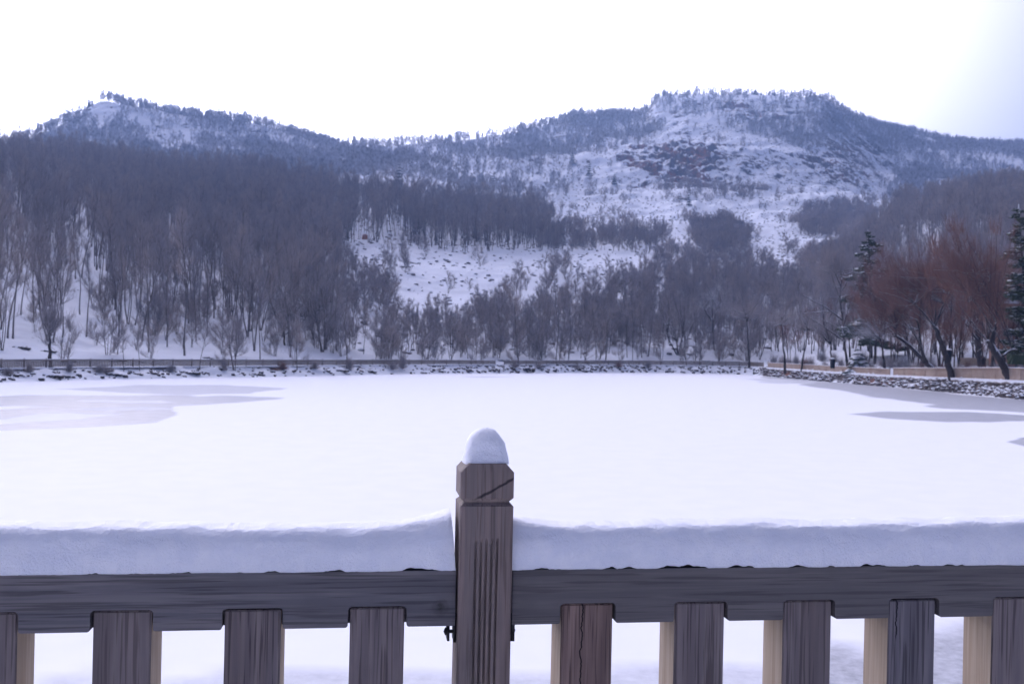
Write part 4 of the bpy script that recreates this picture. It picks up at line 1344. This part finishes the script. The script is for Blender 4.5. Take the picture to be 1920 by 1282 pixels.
willow([(1472,694),(1471,668),(1468,640),(1466,600)], 142, 0.16, 'small dark bare tree rooted at the tan fence where the bank begins', (1464,628,38,46), 700, seed=5, twig='twig', name='bare_tree', group='bare trees behind the tan fences', tl=(0.8, 1.8))
willow([(1503,690),(1506,668),(1512,645),(1516,610)], 140, 0.14, 'thin grey sapling rooted behind the tan fence', (1515,625,45,46), 800, seed=6, twig='twig', name='bare_tree', group='bare trees behind the tan fences', tl=(0.8, 1.8))
willow([(1590,690),(1586,660),(1580,620)], 130, 0.20, 'grey bare tree with long snow lined boughs sweeping sideways', (1560,560,70,85), 2000, twig='twig',
       limbs=[([(1580,600),(1555,580),(1530,566),(1505,553)],0.12), ([(1583,640),(1545,612),(1505,588)],0.10), ([(1580,600),(1575,560),(1578,520)],0.12), ([(1578,545),(1600,505)],0.07), ([(1578,540),(1560,500)],0.07)], seed=7, name='bare_tree', group='bare trees behind the tan fences')
willow([(1660,692),(1655,660),(1650,630)], 122, 0.17, 'bare tree with drooping frosted twigs behind the tan fence', (1622,622,50,46), 600, twig='twig_frost', seed=8, tl=(0.8,1.8), name='bare_tree', group='bare trees behind the tan fences', up=0.1)
willow([(1640,690),(1642,650),(1650,600)], 135, 0.20, 'reddish bare tree crowded in behind the leaning willow', (1640,560,80,70), 2200, seed=9, name='bare_tree', group='bare trees behind the tan fences')
willow([(1730,690),(1728,650),(1720,600)], 128, 0.20, 'red twigged bare tree rising behind the straight leaning willow', (1750,520,80,70), 2600, seed=10, name='bare_tree', group='bare trees behind the tan fences')
willow([(1560,690),(1558,660),(1556,640)], 145, 0.15, 'low brown bare tree behind the tan fence beside the snowy little conifer', (1550,620,60,52), 1200, seed=11, twig='twig', name='bare_tree', group='bare trees behind the tan fences')
willow([(1405,684),(1404,660),(1402,630),(1400,590)], 160, 0.16, 'brown bare tree at the corner where the tan fence begins', (1400,600,60,60), 900, seed=12, twig='twig', name='bare_tree', group='bare trees behind the tan fences')

RED = []
for i, sp in enumerate([specs[2], specs[5], specs[6], specs[0]]):
    sp = dict(sp); sp['crown_from'] = 0.22; sp['spread'] = 0.62
    tr_, cr_ = bare_tree(400 + i, r0=0.16, twigs=1700, tw=0.022, tl=(0.8, 2.2), **sp)
    RED.append((tr_.mesh('trunk', [M['trunk_dark']]), cr_.mesh('crown', [M['trunk_dark'], M['twig_red']])))
for k in range(48):
    px = 1455 + 10.5 * k + random.uniform(-8, 8)
    u, Y, z = shore_at(px)
    Yt = Y + random.uniform(9, 34)
    x_ = float(ray(px, 680)[0]) * Yt
    o = thing('bare_tree', 'reddish brown bushy bare tree in the belt behind the tan fences', 'tree', (x_, Yt, terrain_z(x_, Yt)), random.uniform(0, 6.28), 'reddish trees in the belt behind the tan fences')
    sc = random.uniform(0.55, 0.85) * float(np.interp(px, [1470, 1650, 1750], [0.72, 0.9, 1.05])); o.scale = (sc, sc, sc)
    link('trunk', RED[k % 4][0], o); link('crown', RED[k % 4][1], o)

# storm-bent trees with snow lying along their boughs
willow([(592,676),(588,640),(585,605),(584,580)], 136, 0.16, 'bare tree with snow lined boughs slanting up in the wood above the grey fence', (590,560,40,50), 700, twig='twig', seed=31, tl=(0.7, 1.5), name='bare_tree', group='snow lined trees in the wood',
       limbs=[([(584,600),(600,584),(620,566)],0.10), ([(585,592),(606,572),(612,546)],0.08), ([(586,610),(560,588),(546,584)],0.09), ([(586,622),(566,606),(548,590)],0.08)])
willow([(536,676),(533,640),(532,600)], 128, 0.17, 'dark thick tree with snowy side boughs in the wood above the grey fence', (530,560,45,55), 800, twig='twig', seed=32, tl=(0.7, 1.5), name='bare_tree', group='snow lined trees in the wood',
       limbs=[([(533,620),(552,590),(565,570)],0.09), ([(533,628),(560,614),(580,585)],0.08), ([(532,605),(512,585)],0.08)])
willow([(1272,676),(1270,655),(1268,640)], 170, 0.20, 'spreading tree with several stems from one foot at the head of the lake', (1268,590,50,60), 1100, twig='twig', seed=33, tl=(0.8, 1.6), name='bare_tree', group='snow lined trees in the wood',
       limbs=[([(1271,668),(1255,640),(1248,610)],0.14), ([(1272,668),(1288,640),(1297,605)],0.14), ([(1272,664),(1280,630),(1282,600)],0.12)])
willow([(1343,676),(1339,650),(1336,600),(1334,555)], 174, 0.15, 'pale bare tree with snowy forked boughs before the thicket at the lake head', (1335,560,40,50), 600, twig='twig_frost', seed=34, tl=(0.7, 1.4), name='bare_tree', group='snow lined trees in the wood',
       limbs=[([(1334,600),(1322,582),(1318,575)],0.09), ([(1335,600),(1352,570)],0.09)])
# rust red boulder at the edge of the clearing
Yc = ground_hit(684, 450); pc = pt(684, 450, Yc)
M['rust_rock'] = mat_bark('rust_red_rock', (0.30, 0.13, 0.085), (0.38, 0.19, 0.13), 0.62, 0.2, 1.0, 0.8)
vq_, fq_ = STONES[3]
o = link('boulder', mesh_np('boulder', vq_ * [1.1, 1.0, 1.3], fq_, [M['rust_rock']]), label='rust red boulder with a snow cap beside the open snowy clearing', category='boulder')
o.location = (pc.x, pc.y, terrain_z(pc.x, pc.y) + 0.6)
for px_, py_, sz_ in [(432,300,1.3),(352,297,1.1),(366,298,0.9),(925,350,1.2),(1073,312,1.3),(1105,335,1.4),(1152,348,1.1),(1292,388,1.2),(748,348,1.4),(905,345,0.9)]:
    Yc = ground_hit(px_, py_); pc = pt(px_, py_, Yc)
    o = link('hill_conifer', CONIF[random.randrange(4)], label='dark conifer standing alone among leafless trees on the middle slopes', category='tree', group='conifers scattered over the middle slopes')
    o.location = (pc.x, pc.y, terrain_z(pc.x, pc.y) - 0.2); o.scale = (sz_, sz_, sz_ * 1.1)

# lone trees in front of the low grey fence
def shore_tree(px, py, top, v, label):
    u, Y, z = shore_at(px)
    y_ = Y + 3.0
    p = pt(px, py, y_)
    h = (py - top) * y_ / FPX
    H0 = [13.0, 14.0, 12.0, 13.0, 14.5, 11.0, 12.5, 13.5][v]
    o = bare_copy((p.x, p.y, terrain_z(p.x, p.y) - 0.05), v, h / H0, random.uniform(0, 6.28), label, 'trees on the bank in front of the low fences')
    o.scale = (h / H0 * 1.15, h / H0 * 1.15, h / H0)
    return o
willow([(94,697),(94,660),(93,622)], 88, 0.20, 'short stout bare tree alone on the bank before the low grey fence', (96,600,22,28), 900, twig='twig', seed=21, tl=(0.5, 1.1), name='bare_tree', group='trees on the bank in front of the low fences')
shore_tree(375, 694, 600, 3, 'thin crooked tree on the bank before the low grey fence')
shore_tree(440, 692, 590, 5, 'small bushy tree on the bank before the low grey fence')
shore_tree(557, 692, 600, 7, 'spindly upright sapling on the bank before the low grey fence')
shore_tree(650, 690, 560, 1, 'tall thin sapling on the bank before the low grey fence')
shore_tree(232, 694, 600, 7, 'very thin pale sapling on the bank before the low grey fence')
shore_tree(262, 694, 610, 7, 'slim sapling beside the very thin pale one on the bank')
shore_tree(752, 688, 640, 5, 'short bushy sapling on the bank where the low grey fence curves')
shore_tree(972, 688, 520, 4, 'tall straight tree on the bank where the two low fences meet')

def bank_bush(px, py, wpx, hpx, label, mat='twig', n=420, seed=0, back=2.5, group='bushes along the lakeside path'):
    rr = np.random.default_rng(seed)
    u, Y, z = shore_at(px)
    Y += back
    p = pt(px, py, Y); gz = terrain_z(p.x, p.y)
    sx, sz = wpx * Y / FPX / 2, hpx * Y / FPX
    ge = Geo()
    a = rr.uniform(0, 6.28, n); e = rr.uniform(0.2, 1.45, n)
    d = np.stack([np.cos(a) * np.cos(e) * sx, np.sin(a) * np.cos(e) * sx, np.sin(e) * sz], -1)
    b0 = d * rr.uniform(0.0, 0.5, (n, 1)); b1 = d * rr.uniform(0.6, 1.15, (n, 1)) + rr.normal(0, 0.1, (n, 3))
    ge.blades(b0, b1, rr.uniform(0.015, 0.03, n))
    o = link('bush', ge.mesh('bush', [M[mat]]), label=label, category='bush', group=group)
    o.location = (p.x, p.y, gz - 0.05)
for i, (px, py, w, h, mt) in enumerate([(15,700,40,20,'twig'),(55,700,30,24,'twig'),(185,700,44,22,'twig'),(200,703,34,16,'twig'),(130,690,24,26,'twig'),(320,697,30,20,'twig'),(590,694,30,20,'twig'),(655,692,30,26,'twig'),(1010,690,28,16,'twig'),(1080,690,40,14,'twig'),(530,697,34,22,'twig_red'),(735,692,50,24,'twig'),(755,690,30,32,'twig'),(1215,690,26,18,'twig'),(965,692,30,20,'twig'),(420,690,26,30,'twig'),(1160,688,26,14,'twig_red')]):
    bank_bush(px, py, w, h, 'low leafless ' + ('reddish' if mt == 'twig_red' else 'grey brown') + ' bush on the bank before the low path fences', mt, seed=40 + i)

for i in range(34):
    px = 1450 + 14.5 * i + random.uniform(-5, 5)
    kind_ = random.choice(['twig', 'twig', 'twig_red', 'twig_frost'])
    bank_bush(px, 690, random.uniform(26, 50), random.uniform(18, 38), 'low ' + {'twig': 'grey brown', 'twig_red': 'reddish', 'twig_frost': 'frosted grey'}[kind_] + ' leafless bush among the trees behind the tan fences',
              kind_, 520, 80 + i, random.uniform(5, 17), 'bushes behind the tan fences, ' + kind_.replace('twig', 'shrub'))
# pines
def pine(px, py_foot, py_top, Y, wid_px, label, seed, snow_mat='needle'):
    rr = np.random.default_rng(seed)
    p = pt(px, py_foot, Y); gz = terrain_z(p.x, p.y); z0 = min(gz, p.z)
    H = (py_foot - py_top) * Y / FPX + (p.z - z0); R = wid_px * Y / FPX / 2
    root = thing('pine_tree', label, 'tree', (p.x, p.y, z0), 0)
    tr, cr = Geo(), Geo()
    pts = limb((0, 0, -0.3), (0.02, 0, 1), H + 0.3, 8, 0.03, 0.05, rr)
    tr.tube(pts, np.linspace(0.20, 0.03, 9) * max(0.4, H / 14), 7)
    nb = 60
    for k in range(nb):
        t = 0.18 + 0.80 * k / nb
        o = np.array([np.interp(t, np.linspace(0, 1, 9), pts[:, c]) for c in range(3)])
        a = rr.uniform(0, 6.28); l_ = R * (1.0 - t) ** 0.7 * rr.uniform(0.55, 1.15) + 0.15
        d = np.array([math.cos(a), math.sin(a), 0.12])
        br = limb(o, d, l_, 4, 0.10, -0.06, rr)
        cr.tube(br, np.linspace(0.035, 0.01, 5), 4, cap=False)
        for j in range(2, 5):
            for c in range(3):
                v, f = STONES[rr.integers(8)]
                s = l_ * 0.20 * rr.uniform(0.7, 1.3) + 0.16
                ctr = br[j] + rr.normal(0, 0.13 * l_ + 0.05, 3) * [1, 1, 0.3]
                vv = v * (1 + rr.normal(0, 0.25, (len(v), 1)))
                cr.add(vv * [s, s, s * 0.42] + ctr, tris=f, m=1)
                nn_ = 26
                q = rr.normal(size=(nn_, 3)); q /= np.linalg.norm(q, axis=1)[:, None]
                cr.blades(ctr + q * s * 0.5 * [1, 1, 0.4], ctr + q * s * rr.uniform(1.2, 2.0, (nn_, 1)) * [1, 1, 0.55], np.full(nn_, 0.03 + 0.03 * s), m=1)
    link('trunk', tr.mesh('trunk', [M['trunk_dark']]), root)
    link('crown', cr.mesh('crown', [M['trunk_dark'], M['needle']]), root)
    return root
pine(1632, 690, 428, 140, 120, 'tall dark green pine with snow on its boughs rising above the red twigs', 1)
pine(1928, 690, 380, 100, 100, 'tall dark pine with snowy boughs beside the pavilion', 2)
# small conifer loaded with snow
M['needle_snowy'] = mat_bark('snow_loaded_needles', (0.05, 0.07, 0.05), (0.09, 0.11, 0.09), 0.12, 0.35, 1.0, 2.0)
p_ = pt(1608, 690, 126); H_ = 3.6
tr_, cr_ = conifer(77, H=H_, R=2.0, tiers=7, dense=12)
sc_ = thing('small_conifer', 'small conifer thickly loaded with snow behind the tan fence', 'tree', (p_.x, p_.y, terrain_z(p_.x, p_.y)))
link('trunk', tr_.mesh('trunk', [M['trunk_dark']]), sc_); link('crown', cr_.mesh('crown', [M['needle_snowy']]), sc_)

# pavilion on the slope behind the willows
M['brick'] = mat_bark('pavilion_stone', (0.27, 0.14, 0.11), (0.34, 0.20, 0.16), 0.8, 0.15, 1.0, 2.0)
M['dark_wood'] = mat_bark('pavilion_dark_wood', (0.045, 0.03, 0.026), (0.09, 0.055, 0.045), 0.8, 0.15, 1.0, 1.0)
YP = 112.0
base = pt(1910, 660, YP)
gzp = terrain_z(base.x, base.y)
def zpix(py, px=1910): return pt(px, py, YP).z
pav = thing('pavilion', 'small open pavilion on a reddish stone base beside the tall dark pine', 'pavilion', (base.x, base.y, min(gzp, base.z)))
ox, oz = base.x, pav.location.z
wall_top = zpix(621) - oz
gq = Geo(); gq.box((-2.1, -1.8, -1.0), (2.6, 2.6, wall_top)); link('base_wall', gq.mesh('base_wall', [M['brick']]), pav)
gq = Geo(); gq.box((-2.2, -1.9, wall_top + 0.003), (2.7, 2.7, wall_top + 0.14)); link('snow_cover', gq.mesh('snow_cover', [M['far_snow']]), pav)
st = zpix(636) - oz
gq = Geo(); gq.box((-0.9, -2.9, -1.0), (1.6, -1.803, st)); step = link('step', gq.mesh('step', [M['brick']]), pav)
gq = Geo(); gq.box((-1.0, -3.0, st + 0.003), (1.7, -1.806, st + 0.16)); link('snow_cover', gq.mesh('snow_cover', [M['far_snow']]), step)
rt = zpix(578) - oz
pgm = Geo(); pgm.box((-0.09, -0.09, wall_top + 0.10), (0.09, 0.09, rt)); pgm = pgm.mesh('column', [M['dark_wood']])
for x in (-1.9, -0.4, 1.0, 2.4):
    for y in (-1.5, 2.3):
        o = link('column', pgm, pav); o.location = (x, y, 0)
bal = Geo(); bal.box((-0.03, -0.03, wall_top + 0.12), (0.03, 0.03, wall_top + 1.0)); bal = bal.mesh('railing_bar', [M['dark_wood']])
for k in range(14):
    o = link('railing_bar', bal, pav); o.location = (-1.7 + k * 0.3, -1.5, 0)
gq = Geo()
e = 3.4
gq.add([(-e + 0.3, -e + 0.4, rt), (e + 0.3, -e + 0.4, rt), (e + 0.3, e + 0.4, rt), (-e + 0.3, e + 0.4, rt), (0.3, 0.4, rt + 1.7),
        (-e + 0.3, -e + 0.4, rt + 0.35), (e + 0.3, -e + 0.4, rt + 0.35), (e + 0.3, e + 0.4, rt + 0.35), (-e + 0.3, e + 0.4, rt + 0.35)],
       tris=[(5, 6, 4), (6, 7, 4), (7, 8, 4), (8, 5, 4)], quads=[(0, 3, 2, 1), (0, 1, 6, 5), (1, 2, 7, 6), (2, 3, 8, 7), (3, 0, 5, 8)])
roof = link('roof', gq.mesh('roof', [M['brick']]), pav)
gq = Geo(); k = e + 0.08
gq.add([(-k + 0.3, -k + 0.4, rt + 0.36), (k + 0.3, -k + 0.4, rt + 0.36), (k + 0.3, k + 0.4, rt + 0.36), (-k + 0.3, k + 0.4, rt + 0.36), (0.3, 0.4, rt + 1.92)],
       tris=[(0, 1, 4), (1, 2, 4), (2, 3, 4), (3, 0, 4)], quads=[(0, 3, 2, 1)])
link('snow_cover', gq.mesh('snow_cover', [M['far_snow']]), roof)

# hedge under snow, low garden wall, dark bins
def organic_block(name, px, py, Y, w, d, h, mat, label, category, rough=0.12, seed=0):
    p = pt(px, py, Y); gz = terrain_z(p.x, p.y)
    bm = bmesh.new(); bmesh.ops.create_cube(bm, size=1.0)
    bmesh.ops.subdivide_edges(bm, edges=bm.edges[:], cuts=9, use_grid_fill=True)
    v = np.array([x.co for x in bm.verts])
    v = v * [w, d, h]
    n_ = v / (np.linalg.norm(v, axis=1)[:, None] + 1e-6)
    v += n_ * (rough * fbm(v[:, 0] * 2 + v[:, 2], v[:, 1] * 2 + v[:, 2] * 2 + seed, 3 + seed, 3))[:, None]
    for x, c_ in zip(bm.verts, v): x.co = c_
    me = bpy.data.meshes.new(name); bm.to_mesh(me); bm.free(); me.materials.append(mat)
    o = link(name, me, label=label, category=category); o.location = (p.x, p.y, max(gz + h * 0.42, p.z)); return o
organic_block('hedge', 1925, 674, 98, 3.4, 1.0, 1.0, M['needle'], 'clipped green hedge under a snow cap behind the tan fence', 'hedge', 0.15, 1)
M['pale_stone'] = mat_bark('pale_garden_stone', (0.38, 0.32, 0.25), (0.45, 0.38, 0.30), 0.8, 0.2, 1.0, 1.0)
organic_block('garden_wall', 1828, 678, 118, 4.0, 0.4, 0.9, M['pale_stone'], 'low pale stone garden wall behind the thick willow trunk', 'wall', 0.03, 2)
# litter bin on the fence line and one behind the straight willow
def bin_at(px, py, Y, label):
    p = pt(px, py, Y)
    root = thing('litter_bin', label, 'bin', (p.x, p.y, p.z))
    gq = Geo(); gq.tube([(0, 0, -0.5), (0, 0, 0.0), (0, 0, 0.55)], [0.26, 0.30, 0.33], 12); link('bin_body', gq.mesh('bin_body', [M['metal']]), root)
    gq = Geo(); gq.tube([(0, 0, 0.551), (0, 0, 0.62), (0, 0, 0.72)], [0.36, 0.36, 0.12], 12); link('lid', gq.mesh('lid', [M['dark_wood']]), root)
    gq = Geo(); gq.tube([(0, 0, 0.70), (0, 0, 0.78), (0, 0, 0.84)], [0.34, 0.28, 0.08], 12); link('snow_cover', gq.mesh('snow_cover', [M['far_snow']]), root)
bin_at(1561, 683, 127.0, 'dark round litter bin standing at the tan fence')
bin_at(1779, 668, 108.0, 'dark round litter bin behind the straight leaning willow')

# ------------------------------------------------------------------ air between the lake and the mountain
m = bpy.data.materials.new('haze'); m.use_nodes = True
nt = m.node_tree; nt.nodes.clear()
out = nt.nodes.new('ShaderNodeOutputMaterial'); pv = nt.nodes.new('ShaderNodeVolumePrincipled')
pv.inputs['Color'].default_value = (0.36, 0.56, 1.0, 1)
pv.inputs['Density'].default_value = 0.00045
pv.inputs['Anisotropy'].default_value = 0.3
nt.links.new(pv.outputs['Volume'], out.inputs['Volume'])
gq = Geo(); gq.box((-2700, -1000, -3.2), (2700, 2700, 300))
link('haze', gq.mesh('haze', [m]), kind='stuff', label='thin cold haze in the air over the lake and hills')
